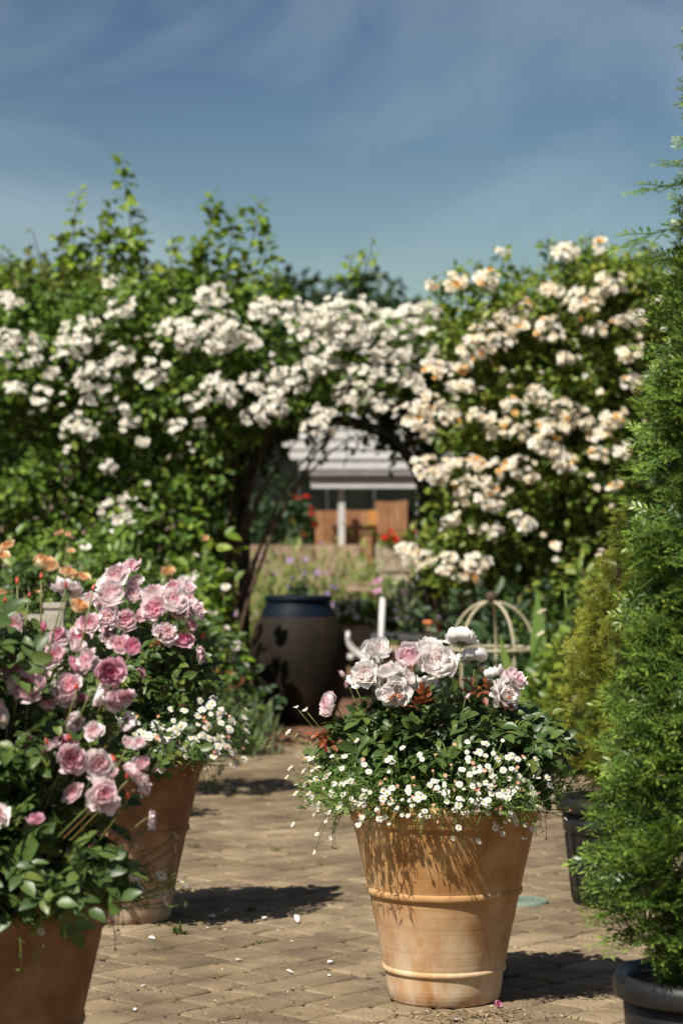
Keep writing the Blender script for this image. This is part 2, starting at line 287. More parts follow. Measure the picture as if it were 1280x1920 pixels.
# ------------------------------------------------------------------ templates
def leaflet(w=0.3, fold=0.1, droop=0.18, rows=((0.22, 0.8), (0.5, 1.0), (0.8, 0.62))):
    v = [(0, 0, 0)]; f = []
    for y, k in rows:
        z = -droop*y*y
        v += [(-w*k, y, z+fold*k), (0, y, z), (w*k, y, z+fold*k)]
    v.append((0, 1, -droop*1.15)); n = len(rows)
    f += [(0, 2, 1), (0, 3, 2)]
    for i in range(n-1):
        a = 1+3*i; f += [(a, a+1, a+4, a+3), (a+1, a+2, a+5, a+4)]
    a = 1+3*(n-1); e = len(v)-1; f += [(a, a+1, e), (a+1, a+2, e)]
    return Geo().add(v, f)
LEAF = leaflet()
LEAF_LO = Geo().add([(0, 0, 0), (-0.28, 0.3, 0.08), (-0.24, 0.68, 0.02), (0, 1, -0.16), (0.24, 0.68, 0.02), (0.28, 0.3, 0.08)], [(0, 3, 2, 1), (0, 5, 4, 3)])
NARROW = Geo().add([(0, 0, 0), (-0.075, 0.5, 0.03), (0, 1, -0.1), (0.075, 0.5, 0.03)], [(0, 3, 2, 1)])
def compound(seed, pairs=2, spread=1.0):      # a rose leaf: five leaflets on one stalk, length 1
    r = np.random.RandomState(seed); g = Geo()
    curve = lambda y: np.array([0.04*math.sin(3*y+seed), y*0.62, -0.12*y*y])
    g.tube([curve(y) for y in (0, 0.35, 0.7, 1.0)], [0.012, 0.01, 0.008, 0.005], 3)
    ds, ns, ls, ss = [], [], [], []
    for i in range(pairs):
        y = 0.42+0.4*i/max(1, pairs-1) if pairs > 1 else 0.55
        for sgn in (-1, 1):
            ds.append((sgn*(0.85+0.15*r.rand()), 0.55+0.2*r.rand(), -0.1+0.25*r.rand())); ns.append((0.3*r.randn(), 0.3*r.randn(), 1)); ls.append(curve(y)); ss.append(0.36+0.06*r.rand()+0.06*i)
    ds.append((0.1*r.randn(), 1, -0.1)); ns.append((0.25*r.randn(), 0, 1)); ls.append(curve(1.0)); ss.append(0.47)
    fr = frames(np.array(ds), np.array(ns), np.array(ss)); g.scatter(LEAF, fr, np.array(ls)); return g
COMP = [compound(i, 2 if i % 3 else 1) for i in range(6)]

def bloom_geo(seed, whorls, nu=3, nv=4, ruffle=0.05, calyx=True):
    r = np.random.RandomState(seed); g = Geo()
    U, V = np.meshgrid(np.linspace(-1, 1, nu+1), np.linspace(0, 1, nv+1)); U, V = U.ravel(), V.ravel()
    fs = [(j*(nu+1)+i, j*(nu+1)+i+1, (j+1)*(nu+1)+i+1, (j+1)*(nu+1)+i) for j in range(nv) for i in range(nu)]
    for (Rr, H, n, hw, flare, droop, tc_) in whorls:
        ph = r.rand()*6.28
        for k in range(n):
            rr, hh = Rr*(1+0.12*r.randn()), H*(1+0.1*r.randn()); fl = flare*(1+0.4*r.randn())
            a0 = ph+k*2*PI/n+0.18*r.randn(); w = hw*(1+0.12*r.randn())
            ov = np.clip((V-0.55)/0.45, 0, 1)
            rho = rr*np.sin(np.clip(V/0.62, 0, 1)*PI/2)+fl*ov+ruffle*np.cos(2.3*U+r.rand()*6)*V
            wp = np.sin(PI*(0.1+0.78*V))**0.55
            z = hh*V**1.4-droop*ov**2-0.16*hh*U*U*V+ruffle*np.sin(3*U+r.rand()*6)*V
            rho = rho+0.05*rr*U*(1 if k % 2 else -1)
            an = a0+U*w*wp
            t = np.clip(tc_+0.22*(V-0.5)+0.06*r.randn(), 0.0, 1)
            g.add(np.stack([rho*np.cos(an), rho*np.sin(an), z], -1), fs, 0, t)
    if calyx:
        g.lathe([(0.02, -0.34), (0.1, -0.22), (0.13, -0.1), (0.2, 0.0), (0.3, 0.05)], 8, 1)
        for k in range(5):
            a = k*2*PI/5; c, s = math.cos(a), math.sin(a)
            g.add([(0.12*c-0.08*s, 0.12*s+0.08*c, -0.03), (0.12*c+0.08*s, 0.12*s-0.08*c, -0.03), (0.55*c, 0.55*s, -0.1)], [(0, 1, 2)], 1)
    return g
FULL = [(0.10, 0.46, 4, 0.9, 0.0, 0, 0.0), (0.2, 0.52, 5, 0.75, 0.0, 0, 0.1), (0.31, 0.56, 6, 0.68, 0.0, 0, 0.22), (0.43, 0.58, 7, 0.6, 0.02, 0, 0.36), (0.55, 0.58, 8, 0.55, 0.03, 0, 0.5),
        (0.67, 0.56, 7, 0.6, 0.06, 0.0, 0.66), (0.78, 0.52, 6, 0.66, 0.06, 0.02, 0.82), (0.88, 0.4, 6, 0.64, 0.09, 0.06, 0.95)]
BALL = [(a, b*1.3, c, d, e, f, g) for a, b, c, d, e, f, g in FULL[:6]]+[(0.8, 0.74, 7, 0.62, -0.05, 0.0, 0.8), (0.92, 0.62, 7, 0.6, -0.02, 0.0, 0.95)]
BLOWN = FULL[1:6]+[(0.7, 0.46, 7, 0.6, 0.08, 0.04, 0.8), (0.84, 0.3, 7, 0.5, 0.14, 0.1, 1.0)]
CUP = [(0.15, 0.6, 5, 0.8, -0.02, 0, 0.1), (0.32, 0.7, 5, 0.75, -0.05, 0, 0.3), (0.5, 0.78, 5, 0.75, -0.08, 0, 0.5), (0.66, 0.8, 5, 0.72, -0.06, 0, 0.7), (0.76, 0.74, 5, 0.66, 0.02, 0, 0.9)]
SMALL = [(0.22, 0.5, 4, 0.8, 0.0, 0, 0.05), (0.5, 0.52, 5, 0.66, 0.03, 0, 0.5), (0.82, 0.32, 6, 0.6, 0.12, 0.05, 0.95)]
BUD = [(0.3, 1.3, 3, 1.2, -0.2, 0, 0.2), (0.4, 1.2, 3, 1.1, -0.22, 0, 0.5)]
def daisy_geo(seed, closed=0.0):
    r = np.random.RandomState(seed); g = Geo(); n = 22
    g.lathe([(0.36, 0.05), (0.3, 0.13), (0.16, 0.18), (0.01, 0.2)], 9, 1)
    for k in range(n):
        a = k*2*PI/n+0.06*r.randn(); L_ = 1.0+0.08*r.randn(); up = closed*0.8+0.1*r.randn()
        d = np.array([math.cos(a), math.sin(a), 0]); p = np.array([-math.sin(a), math.cos(a), 0])*0.13; z = np.array([0, 0, 1])
        g.add([d*0.3-p*0.6, d*0.3+p*0.6, d*L_*(1-0.3*closed)+p*0.75+z*up, d*L_*(1-0.3*closed)-p*0.75+z*up], [(0, 1, 2, 3)], 0, 0.5)
    g.lathe([(0.04, -0.22), (0.22, -0.12), (0.36, 0.04)], 8, 2)
    return g
def spray_geo(seed, n=17, nl=0.2, side=3, flat=0.25):  # a conifer twig with two ranks of needles and side twigs
    r = np.random.RandomState(seed); g = Geo(); D, Nn, Lc, S, T = [], [], [], [], []
    def twig(o, d, length, m):
        d = unit(np.array(d)); sdir = unit(np.cross(d, (0, 0, 1))); pts = [o+d*length*s+np.array([0, 0, -0.12*length*s*s]) for s in np.linspace(0, 1, 4)]
        g.tube(pts, [0.012, 0.01, 0.008, 0.004], 3, 0, 0.15)
        for i in range(m):
            s = (i+0.5)/m; c = o+d*length*s+np.array([0, 0, -0.12*length*s*s])
            for sg in (-1, 1):
                D.append(d*(0.55+0.5*s)+sdir*sg*(1-0.35*s)+np.array([0, 0, flat+0.18*r.randn()])); Nn.append((0.3*r.randn(), 0.3*r.randn(), 1)); Lc.append(c); S.append(nl*(1-0.35*s**3)*(0.9+0.2*r.rand())); T.append(-0.05+0.85*s*s*(0.5+length/2))
    twig(np.zeros(3), (0, 1, 0.0), 1.0, n)
    for k in range(side):
        s = 0.25+0.5*k/side; sg = 1 if k % 2 else -1
        twig(np.array([0, s, -0.12*s*s]), (sg*0.8, 0.75, 0.05*r.randn()), 0.5-0.06*k+0.08*r.rand(), int(n*0.5))
    fr = frames(np.array(D), np.array(Nn), np.array(S)); v0 = np.array([(0, 0, 0), (-0.13, 0.55, 0.0), (0, 1, -0.06), (0.13, 0.55, 0.0)])
    for k in range(len(D)): g.add(v0 @ fr[k].T+Lc[k], [(0, 3, 2, 1)], 0, min(1, max(0, T[k]+0.1*r.randn())))
    return g

# ------------------------------------------------------------------ ground and paving
ground = link('ground', Geo().add([(-900, -60, -0.06), (900, -60, -0.06), (900, 2500, -0.06), (-900, 2500, -0.06)], [(0, 1, 2, 3)]).mesh('ground', ['gravel']), kind='structure')
bed = Geo()
nx, ny = 60, 40
gx, gy = np.meshgrid(np.linspace(-9, 9, nx), np.linspace(17.0, 28.5, ny)); gz = 0.015+0.05*np.random.RandomState(3).rand(ny, nx); gy = gy+0.18*np.sin(gx*2.1)*(gy < 18); gz[0] = -0.05
bed.add(np.stack([gx, gy, gz], -1).reshape(-1, 3), [(j*nx+i, j*nx+i+1, (j+1)*nx+i+1, (j+1)*nx+i) for j in range(ny-1) for i in range(nx-1)])
link('flower_bed_soil', bed.mesh('flower_bed_soil', ['bark_mulch']), kind='structure')
pavement = link('pavement', Geo().add([(-7, 3, -0.013), (7, 3, -0.013), (7, 17.6, -0.013), (-7, 17.6, -0.013)], [(0, 1, 2, 3)]).mesh('pavement_joints', ['joint']), kind='structure')
rp = np.random.RandomState(11)
def paver_geo(L_, W_, seed):
    r = np.random.RandomState(seed); h = 0.05; c = 0.007; a, b = L_/2-0.0055, W_/2-0.0055
    cs = np.array([(-a, -b), (a, -b), (a, b), (-a, b)])+0.0025*r.randn(4, 2); g = Geo()
    # eight-sided outline: worn corners
    k = 0.008+0.006*r.rand(4); o = []
    for i in range(4):
        p, q, s = cs[i], cs[i-1], cs[(i+1) % 4]; o += [p+unit(q-p)*k[i], p+unit(s-p)*k[i]]
    o = np.array(o); inn = o*(1-c/min(a, b)); V = []
    V += [(x, y, -h) for x, y in o]+[(x, y, -c) for x, y in o]+[(x, y, 0.0015*r.randn()) for x, y in inn]
    f = [(i, (i+1) % 8, 8+(i+1) % 8, 8+i) for i in range(8)]+[(8+i, 8+(i+1) % 8, 16+(i+1) % 8, 16+i) for i in range(8)]+[tuple(range(16, 24))]
    return g.add(V, f)
LENS = [0.15, 0.185, 0.225, 0.265]; W0 = 0.182
PV = {(i, j): paver_geo(l, W0, 10*i+j) for i, l in enumerate(LENS) for j in range(3)}
ca, sa = math.cos(math.radians(46)), math.sin(math.radians(46)); slots = []
for row in range(-70, 90):
    u = -14+rp.rand()*0.3
    while u < 16:
        i = rp.randint(4); l = LENS[i]; uc = u+l/2; wv = row*W0; x = ca*uc-sa*wv; y = sa*uc+ca*wv+10
        if 4.6 < y < 17.3 and abs(x) < 0.165*y+1.1: slots.append((x, y, i, rp.randint(3)))
        u += l
def seen(s):
    px = 640+s[0]*F/s[1]; py = HOR+CAMZ*F/s[1]; return -40 < px < 1320 and py < 1950 and not (px < 150 and py < 1900) and not (px > 1180)
vis = sorted([s for s in slots if seen(s)], key=lambda s: s[1])[:300]; near = set(vis)
pm = {k: g.mesh('paver', ['paver'], False) for k, g in PV.items()}
rest = Geo(); restm = {}
for s in slots:
    rot = math.radians(46)+0.012*rp.randn(); z = 0.0013*rp.randn()
    E = Matrix.Rotation(rot, 3, 'Z') @ Matrix.Rotation(0.0045*rp.randn(), 3, 'X') @ Matrix.Rotation(0.0045*rp.randn(), 3, 'Y')
    if s in near: link('paver', pm[(s[2], s[3])], pavement, (s[0], s[1], z), quat=E.to_quaternion())
    else: restm.setdefault((s[2], s[3]), []).append((np.array(E), (s[0], s[1], z)))
for k, a in restm.items(): rest.scatter(PV[k], np.array([x[0] for x in a]), np.array([x[1] for x in a]))
link('distant_pavers', rest.mesh('distant_pavers', ['paver'], False), pavement, kind='stuff')
# crumbs and dry scraps lying in the joints and on the stones
r_ = np.random.RandomState(5); n = 5200
yy = 7.2+9.8*r_.rand(n)**1.3; xx = (r_.rand(n)-0.5)*0.34*yy; dd = unit(np.stack([r_.randn(n), r_.randn(n), 0.15*r_.randn(n)], -1))
g = Geo().scatter(LEAF_LO, frames(dd, np.stack([0.4*r_.randn(n), 0.4*r_.randn(n), np.ones(n)], -1), 0.004+0.012*r_.rand(n)**3), np.stack([xx, yy, np.full(n, 0.006)], -1))
M['scrap'] = leafmat('scrap', (0.06, 0.04, 0.02), (0.22, 0.14, 0.06), (0.5, 0.42, 0.3), 0.8, 0.0)
litter = link('leaf_litter', g.mesh('leaf_litter', ['scrap']), kind='stuff'); litter['label'] = 'brown scraps and petal crumbs strewn over the paving'; litter['category'] = 'litter'
# bare dry clippings by the foot of the middle pot
n = 260; cx = np.where(r_.rand(n) < 0.5, 0.33, 0.52)+0.09*r_.randn(n); cyy = np.where(r_.rand(n) < 0.5, 7.72, 7.66)+0.05*r_.randn(n)
g = Geo().scatter(NARROW, frames(np.stack([r_.randn(n), r_.randn(n), 0.2*r_.randn(n)], -1), np.tile([0, 0, 1.], (n, 1)), 0.02+0.03*r_.rand(n)), np.stack([cx, cyy, 0.004+0.006*r_.rand(n)], -1))
cl = link('dry_clippings', g.mesh('dry_clippings', ['scrap']), kind='stuff'); cl['label'] = 'dry brown clippings on the paving before the middle pot'; cl['category'] = 'litter'
# moss tufts along joints
PET = Geo().add([(0, 0, 0), (-0.3, 0.35, 0.1), (-0.32, 0.75, 0.2), (0, 1, 0.12), (0.32, 0.75, 0.22), (0.3, 0.35, 0.1), (0, 0.55, 0.0)], [(0, 6, 1), (1, 6, 2), (2, 6, 3), (3, 6, 4), (4, 6, 5), (5, 6, 0)], 0, 0.9)
M['fallen'] = petalmat('fallen', (0.84, 0.7, 0.7), (0.84, 0.78, 0.76), (0.86, 0.82, 0.8), 0.2)
petm = PET.mesh('petal', ['fallen'])
PL = ['pale petal leaning on another one just past the left pot shadow', 'upright pale petal right of its twin near the left pot shadow', 'white petal on the paving midway between the left and middle pots', 'pinkish white petal nearest the middle pot on its far left', None, None, 'white petal alone on the open paving left of centre', 'white petal close to the dappled shade left of the middle pot', 'white petal in the open paving just below another nearer the middle pot', None, 'white petal below the base of the rear left pot', 'wide white petal in front of the grass tuft', None, None, 'white petal near the bottom edge right of the front left pot', None, 'white petal lying in the shade right of the middle pot', None, 'pale petal at the bottom edge below the middle pot', 'pale petal just before the foot of the middle pot']+[None]*8
for ip, (px, py, s) in enumerate([(402, 1722, 22), (412, 1716, 20), (494, 1725, 14), (558, 1732, 17), (369, 1733, 9), (386, 1742, 7), (455, 1801, 17), (614, 1807, 17), (550, 1826, 15), (617, 1832, 9), (209, 1761, 13), (291, 1763, 18), (197, 1779, 9), (234, 1772, 7),
                  (274, 1848, 15), (457, 1854, 8), (975, 1798, 17), (963, 1829, 9), (848, 1912, 18), (783, 1899, 12), (543, 1766, 8), (518, 1744, 7), (425, 1744, 8), (700, 1745, 7), (1012, 1793, 8), (253, 1897, 10)]):
    Y = CAMZ*F/(py-HOR); a = R.rand()*6.28
    o = link('fallen_petal', petm, None, (G(px, Y)+[0, 0, 0.006]), quat=(Matrix.Rotation(a, 3, 'Z') @ Matrix.Rotation(0.25*R.randn(), 3, 'X')).to_quaternion(), scale=s*Y/F*1.0)
    tag(o, PL[ip] or 'tiny pale petal scrap lying on the sandy paving', 'petal', 'petals fallen on the paving')
pk = link('fallen_blossom', bloom_geo(3, CUP[:3], 3, 3, 0.08, False).mesh('fallen_blossom', ['deep_pink']), None, G(930, 7.83)+[0, 0, 0.012], scale=0.022, quat=face_quat((0.3, -0.8, 0.3)))
tag(pk, 'crumpled pink blossom on the ground at the foot of the middle pot', 'blossom')
for i, (px, py, s, n, lab) in enumerate([(333, 1750, 0.045, 46, 'tuft of grass in the paving joint near the left pot'), (366, 1588, 0.03, 26, 'small green weed in the paving beside the rear left pot'), (520, 1596, 0.03, 26, 'small weed in the paving left of the middle pot'),
                                    (470, 1708, 0.03, 60, 'yellowing low weed at the tip of the left pot shadow'), (600, 1622, 0.022, 20, 'tiny weed in a joint behind the middle pot'), (492, 1768, 0.02, 24, 'little mossy weed between fallen petals')]):
    Y = CAMZ*F/(py-HOR); n_ = n; sp = 0.007
    g = Geo().scatter(NARROW, frames(np.stack([R.randn(n_), R.randn(n_), 0.6+0.5*R.rand(n_)], -1), np.tile([0, 0.2, 1.], (n_, 1)), s*(0.6+0.7*R.rand(n_))), np.stack([2*sp*R.randn(n_), sp*R.randn(n_), np.zeros(n_)], -1))
    tag(link('small_weed', g.mesh('small_weed', ['weed']), None, G(px, Y)), lab, 'weed', 'weeds in the paving joints')
Yd = CAMZ*F/(1692-HOR); dr = thing('drain_cover', 'round greenish metal drain cover set in the paving right of the middle pot', 'drain cover', G(978, Yd)+[0, 0, 0.006])
link('cover_plate', Geo().lathe([(0.0, 0.006), (0.085, 0.006), (0.09, 0.002), (0.09, -0.01)], 32).mesh('cover_plate', ['drain']), dr)
link('frame_ring', Geo().lathe([(0.093, -0.01), (0.093, 0.008), (0.104, 0.008), (0.106, -0.01)], 32).mesh('frame_ring', ['drain']), dr)
for k in range(5): link('grip_bar', Geo().box((-0.06, -0.004, 0.006), (0.06, 0.004, 0.01)).mesh('grip_bar', ['drain'], False), dr, (0, (k-2)*0.028, 0))

# ------------------------------------------------------------------ terracotta pots
def pot(label, loc, mat, s=1.0, seed=0):
    t = thing('terracotta_pot', label, 'plant pot', loc, 'large terracotta pots')
    body = [(0.0, 0.0), (0.176, 0.0), (0.184, 0.008), (0.19, 0.05), (0.196, 0.1), (0.203, 0.13), (0.216, 0.2), (0.2265, 0.25), (0.228, 0.256), (0.231, 0.265), (0.243, 0.33), (0.254, 0.375), (0.266, 0.43), (0.2755, 0.47), (0.2765, 0.474), (0.282, 0.5), (0.296, 0.56), (0.301, 0.6), (0.303, 0.64), (0.278, 0.642), (0.262, 0.6)]
    g = Geo().lathe(np.array(body)*s, 72, 0, 0.006, seed); link('body', g.mesh('pot_body', [mat]), t)
    def ring(nm, r0, z0, h, w):
        a = np.linspace(-PI/2, PI/2, 7); pr = [(r0-0.006, z0-h)]+[(r0+w*math.cos(x), z0+h*math.sin(x)) for x in a]+[(r0-0.006, z0+h)]
        link(nm, Geo().lathe(np.array(pr)*s, 72, 0, 0.006, seed).mesh(nm, [mat]), t)
    ring('lower_band', 0.1955, 0.106, 0.011, 0.009); ring('middle_band', 0.2465, 0.362, 0.016, 0.012)
    rim = [(0.29, 0.585), (0.3065, 0.588), (0.31, 0.594), (0.3105, 0.606), (0.3115, 0.61), (0.316, 0.614), (0.3195, 0.64), (0.317, 0.656), (0.308, 0.663), (0.29, 0.662), (0.274, 0.65), (0.268, 0.6)]
    link('rim', Geo().lathe(np.array(rim)*s, 72, 0, 0.006, seed).mesh('pot_rim', [mat]), t)
    link('soil', Geo().lathe(np.array([(0.0, 0.625), (0.15, 0.622), (0.264, 0.61)])*s, 32).mesh('pot_soil', ['soil']), t)
    return t
MP = G(832, 8.0); pot('sunlit orange terracotta pot with raised bands in the middle of the paving', MP, 'terracotta', 1.0, 0.3)
LP = G(233, 9.6); pot('terracotta pot standing in half shade behind the front left pot', LP, 'terracotta_shaded', 1.0, 1.3)
FP = G(-38, 5.9); pot('shaded terracotta pot cut off by the lower left corner', FP, 'terracotta_shaded', 1.0, 2.1)

# ------------------------------------------------------------------ potted roses
def bm(name, whorls, mat, seed, **kw): return bloom_geo(seed, whorls, **kw).mesh(name, [mat, 'sepal'])
BL = {}
for mat in ('blush', 'blush_pink', 'pink', 'deep_pink', 'pale_pink', 'apricot'):
    BL[mat] = [bm('bloom', BALL, mat, 1, ruffle=0.06), bm('bloom', FULL, mat, 2, ruffle=0.07), bm('bloom', BLOWN, mat, 3, ruffle=0.1), bm('bloom', CUP, mat, 4)]
BUDM = {'bud': bm('bud', BUD, 'bud', 9, nu=3, nv=3), 'blush_pink': bm('bud', BUD, 'blush_pink', 9, nu=3, nv=3), 'deep_pink': bm('bud', BUD, 'deep_pink', 9, nu=3, nv=3), 'apricot': bm('bud', BUD, 'apricot', 9, nu=3, nv=3)}
COMPM = [c.mesh('rose_leaf', ['rose_leaf']) for c in COMP]; YCOMPM = [c.mesh('young_rose_leaf', ['young_leaf']) for c in COMP]
def rose_bush(label, base, blooms, lobes, nleaf, young=(), soilz=0.61, Y0=None, extra=0, canes=14, leafs=(0.09, 0.14), group='potted rose bushes', buds=()):
    base = np.array(base); t = thing('rose_bush', label, 'rose bush', base+[0, 0, soilz], group); o = np.array([base[0], base[1], soilz])
    stems = Geo(); tips = []
    for (px, py, r, dY, face, mat, kind) in blooms:
        p = P(px, py, Y0+dY)-o; f = unit(np.array(face)+0.12*R.randn(3))
        link('bloom', BL[mat][kind], t, p-f*0.3*r*Y0/F, quat=face_quat(f, R.rand()*6), scale=r*(Y0+dY)/F*1.06)
        tips.append((p-f*0.62*r*Y0/F, f))
    for (px, py, r, dY, face, mat) in buds:
        p = P(px, py, Y0+dY)-o; f = unit(np.array(face)+0.1*R.randn(3)); link('bud', BUDM[mat], t, p, quat=face_quat(f, R.rand()*6), scale=r*(Y0+dY)/F*1.1); tips.append((p-f*0.3*r*Y0/F, f))
    for p, f in tips:
        s0 = np.array([0.1*R.randn(), 0.08*R.randn(), 0.0]); mid = np.array([p[0]*0.75, p[1]*0.75, p[2]*0.62])+0.02*R.randn(3)
        stems.tube(bez(s0, mid, p, 7), np.linspace(0.0034, 0.002, 7), 5, 0, R.rand())
    for k in range(canes):
        c, rad = lobes[R.randint(len(lobes))]; p = np.array(c)+np.array(rad)*unit(R.randn(3))*0.8; s0 = np.array([0.1*R.randn(), 0.1*R.randn(), 0.0])
        stems.tube(bez(s0, np.array([p[0]*0.6, p[1]*0.6, max(0.02, p[2]*0.7)]), p, 6), np.linspace(0.0036, 0.0018, 6), 5)
    link('stems', stems.mesh('rose_stems', ['stem']), t)
    stuff = Geo(); tot = nleaf+extra; w = np.array([l[1][0]*l[1][1]*l[1][2] for l in lobes]); w = w**0.6; w = w/w.sum()
    for k in range(tot):
        c, rad = lobes[R.choice(len(lobes), p=w)]; u = unit(R.randn(3)); u[2] = abs(u[2])*0.95-0.25*R.rand() if R.rand() < 0.75 else u[2]; rr = 0.55+0.45*R.rand()**0.5
        if k >= nleaf: rr = 0.25+0.72*R.rand()**0.7
        elif R.rand() < 0.5: u[1] = -abs(u[1])
        p = np.array(c)+np.array(rad)*u*rr; p[2] = max(p[2], -0.02+0.03*R.rand()); d = unit(u*np.array([1, 1, 0.55])+0.5*R.randn(3)+[0, 0, -0.05]); nn = unit(u*0.6+np.array([-0.1, -0.3, 0.9])+0.35*R.randn(3)); sz = leafs[0]+(leafs[1]-leafs[0])*R.rand()
        m = frames(d[None], nn[None], sz)[0]; i = R.randint(6)
        if k < nleaf: link('leaf', COMPM[i], t, p-d*sz*0.5, quat=quat_of(m/sz), scale=sz)
        else: stuff.scatter(COMP[i], m[None], (p-d*sz*0.5)[None])
    if extra: link('inner_foliage', stuff.mesh('inner_foliage', ['rose_leaf']), t, kind='stuff')
    for (px, py, dY, cnt) in young:
        q = P(px, py, Y0+dY)-o
        for k in range(cnt):
            d = unit(R.randn(3)*[1, 0.7, 0.6]+[0, -0.3, 0.2]); m = frames(d[None], (unit(R.randn(3))*0.5+[0, -0.5, 0.8])[None], 1.0)[0]
            y = link('young_leaf', YCOMPM[R.randint(6)], t, q+0.012*R.randn(3), quat=quat_of(m), scale=0.05+0.025*R.rand()); y['label'] = 'young red brown rose leaf'
    return t
CAMD = (0.0, -1.0, 0.25)
main_blooms = [(710, 1218, 23, 0.0, (-0.1, -0.5, 0.8), 'blush', 0), (690, 1243, 22, 0.05, (-0.5, -0.2, 0.7), 'blush', 2), (683, 1262, 27, -0.03, (-0.5, -0.6, 0.2), 'blush', 2), (729, 1255, 26, -0.05, (-0.45, -0.5, 0.75), 'blush', 1),
    (767, 1231, 26, -0.06, (-0.1, -0.9, 0.45), 'blush_pink', 3), (816, 1241, 32, -0.1, (0.1, -0.9, 0.5), 'blush', 0), (801, 1210, 25, 0.06, (0.0, -0.3, 0.9), 'blush', 1), (865, 1198, 27, 0.02, (0.1, 0.35, 0.9), 'blush', 0),
    (888, 1233, 25, 0.05, (0.1, 0.3, 0.9), 'blush', 0), (927, 1264, 20, 0.0, (-0.3, 0.2, 0.85), 'blush', 3), (968, 1271, 22, -0.02, (0.6, -0.4, 0.7), 'blush_pink', 2), (950, 1299, 30, -0.04, (0.45, -0.6, 0.2), 'blush', 2),
    (617, 1322, 21, -0.03, (-0.8, -0.4, 0.25), 'blush_pink', 2), (742, 1297, 26, -0.1, (0.1, -0.8, 0.1), 'blush', 2), (762, 1278, 22, 0.05, (0.1, -0.6, 0.5), 'blush', 0), (722, 1302, 18, -0.12, (-0.3, -0.8, 0.4), 'blush', 3), (800, 1282, 18, 0.12, (0, -0.6, 0.6), 'blush', 1)]
main_blooms = [(a_, b_, c_*1.16, d_-0.1, e_, f_, g_ if i_ % 3 or g_ != 2 else 0) for i_, (a_, b_, c_, d_, e_, f_, g_) in enumerate(main_blooms)]
main_buds = [(646, 1270, 13, -0.05, (-0.5, -0.4, 0.7), 'blush_pink'), (660, 1272, 10, -0.06, (0.1, -0.3, 0.9), 'blush_pink'), (652, 1287, 12, -0.06, (-0.2, -0.6, 0.4), 'blush_pink'), (873, 1310, 9, -0.2, (0.6, -0.2, 0.7), 'blush_pink')]
rose_bush('pale blush rose bush in the middle terracotta pot', MP, main_blooms, [((-0.02, 0.02, 0.2), (0.39, 0.36, 0.2)), ((-0.22, -0.04, 0.24), (0.18, 0.22, 0.15)), ((0.2, -0.04, 0.22), (0.22, 0.24, 0.18)), ((0.0, 0.0, 0.32), (0.3, 0.27, 0.1))],
          290, [(757, 1316, -0.22, 4), (792, 1314, -0.22, 2), (893, 1298, -0.15, 4), (925, 1305, -0.15, 3), (603, 1385, -0.1, 5), (622, 1372, -0.12, 2)], Y0=8.0, extra=230, canes=26, buds=main_buds, leafs=(0.085, 0.14))
lp_blooms = [(217, 1078, 23, 0, (-0.2, -0.5, 0.8), 'pale_pink', 1), (244, 1062, 16, 0.05, (0.2, -0.6, 0.7), 'pink', 3), (208, 1112, 24, -0.05, (-0.2, -0.7, 0.6), 'pale_pink', 0), (250, 1116, 18, 0, (0.3, -0.7, 0.5), 'pink', 3), (289, 1108, 22, 0.0, (-0.1, -0.5, 0.8), 'pale_pink', 2),
    (325, 1126, 24, -0.05, (0.2, -0.6, 0.7), 'pale_pink', 0), (370, 1142, 22, 0, (0.7, -0.4, 0.6), 'pale_pink', 2), (290, 1140, 22, -0.08, (0, -0.9, 0.4), 'pink', 1), (235, 1162, 19, -0.08, (0, -0.9, 0.4), 'pink', 0), (204, 1155, 21, -0.08, (-0.4, -0.7, 0.5), 'pale_pink', 2), (268, 1155, 17, -0.06, (0, -0.8, 0.6), 'pink', 3),
    (166, 1168, 23, -0.1, (-0.4, -0.6, 0.6), 'pink', 2), (312, 1186, 22, -0.1, (0.2, -0.8, 0.5), 'pale_pink', 2), (344, 1196, 17, -0.08, (0.4, -0.6, 0.6), 'deep_pink', 1), (377, 1226, 15, -0.05, (0.8, -0.4, 0.1), 'pink', 2), (262, 1265, 13, -0.15, (0.3, -0.9, 0), 'deep_pink', 3), (195, 1090, 18, 0.05, (-0.6, -0.4, 0.6), 'blush', 2), (334, 1150, 16, 0, (0.4, -0.6, 0.6), 'pink', 3), (148, 1195, 20, 0.0, (-0.2, -0.8, 0.4), 'pink', 0)]
lp_blooms = [(a_, b_, c_*1.14, d_-0.08, e_, f_, g_) for a_, b_, c_, d_, e_, f_, g_ in lp_blooms]+[(R.uniform(150, 385), R.uniform(1075, 1250), R.uniform(15, 20), R.uniform(-0.1, 0.1), (0.3*R.randn(), -0.6, 0.7), ['pink', 'pale_pink', 'pale_pink'][k_ % 3], [0, 2, 3, 2][k_ % 4]) for k_ in range(14)]
rose_bush('pink rose bush in the rear left terracotta pot', LP, lp_blooms, [((-0.02, 0, 0.32), (0.42, 0.34, 0.22)), ((0.12, 0, 0.42), (0.24, 0.25, 0.16)), ((-0.1, -0.05, 0.15), (0.38, 0.36, 0.17)), ((-0.24, -0.3, 0.12), (0.32, 0.28, 0.2)), ((0.05, -0.3, 0.1), (0.3, 0.2, 0.12))], 270, [(300, 1200, -0.2, 4)], Y0=9.6, extra=420, canes=18,
          buds=[(377, 1198, 10, -0.05, (0.4, -0.3, 0.9), 'bud'), (300, 1175, 7, 0, (0, 0, 1), 'bud'), (262, 1060, 9, 0, (0.3, 0, 1), 'blush_pink')])
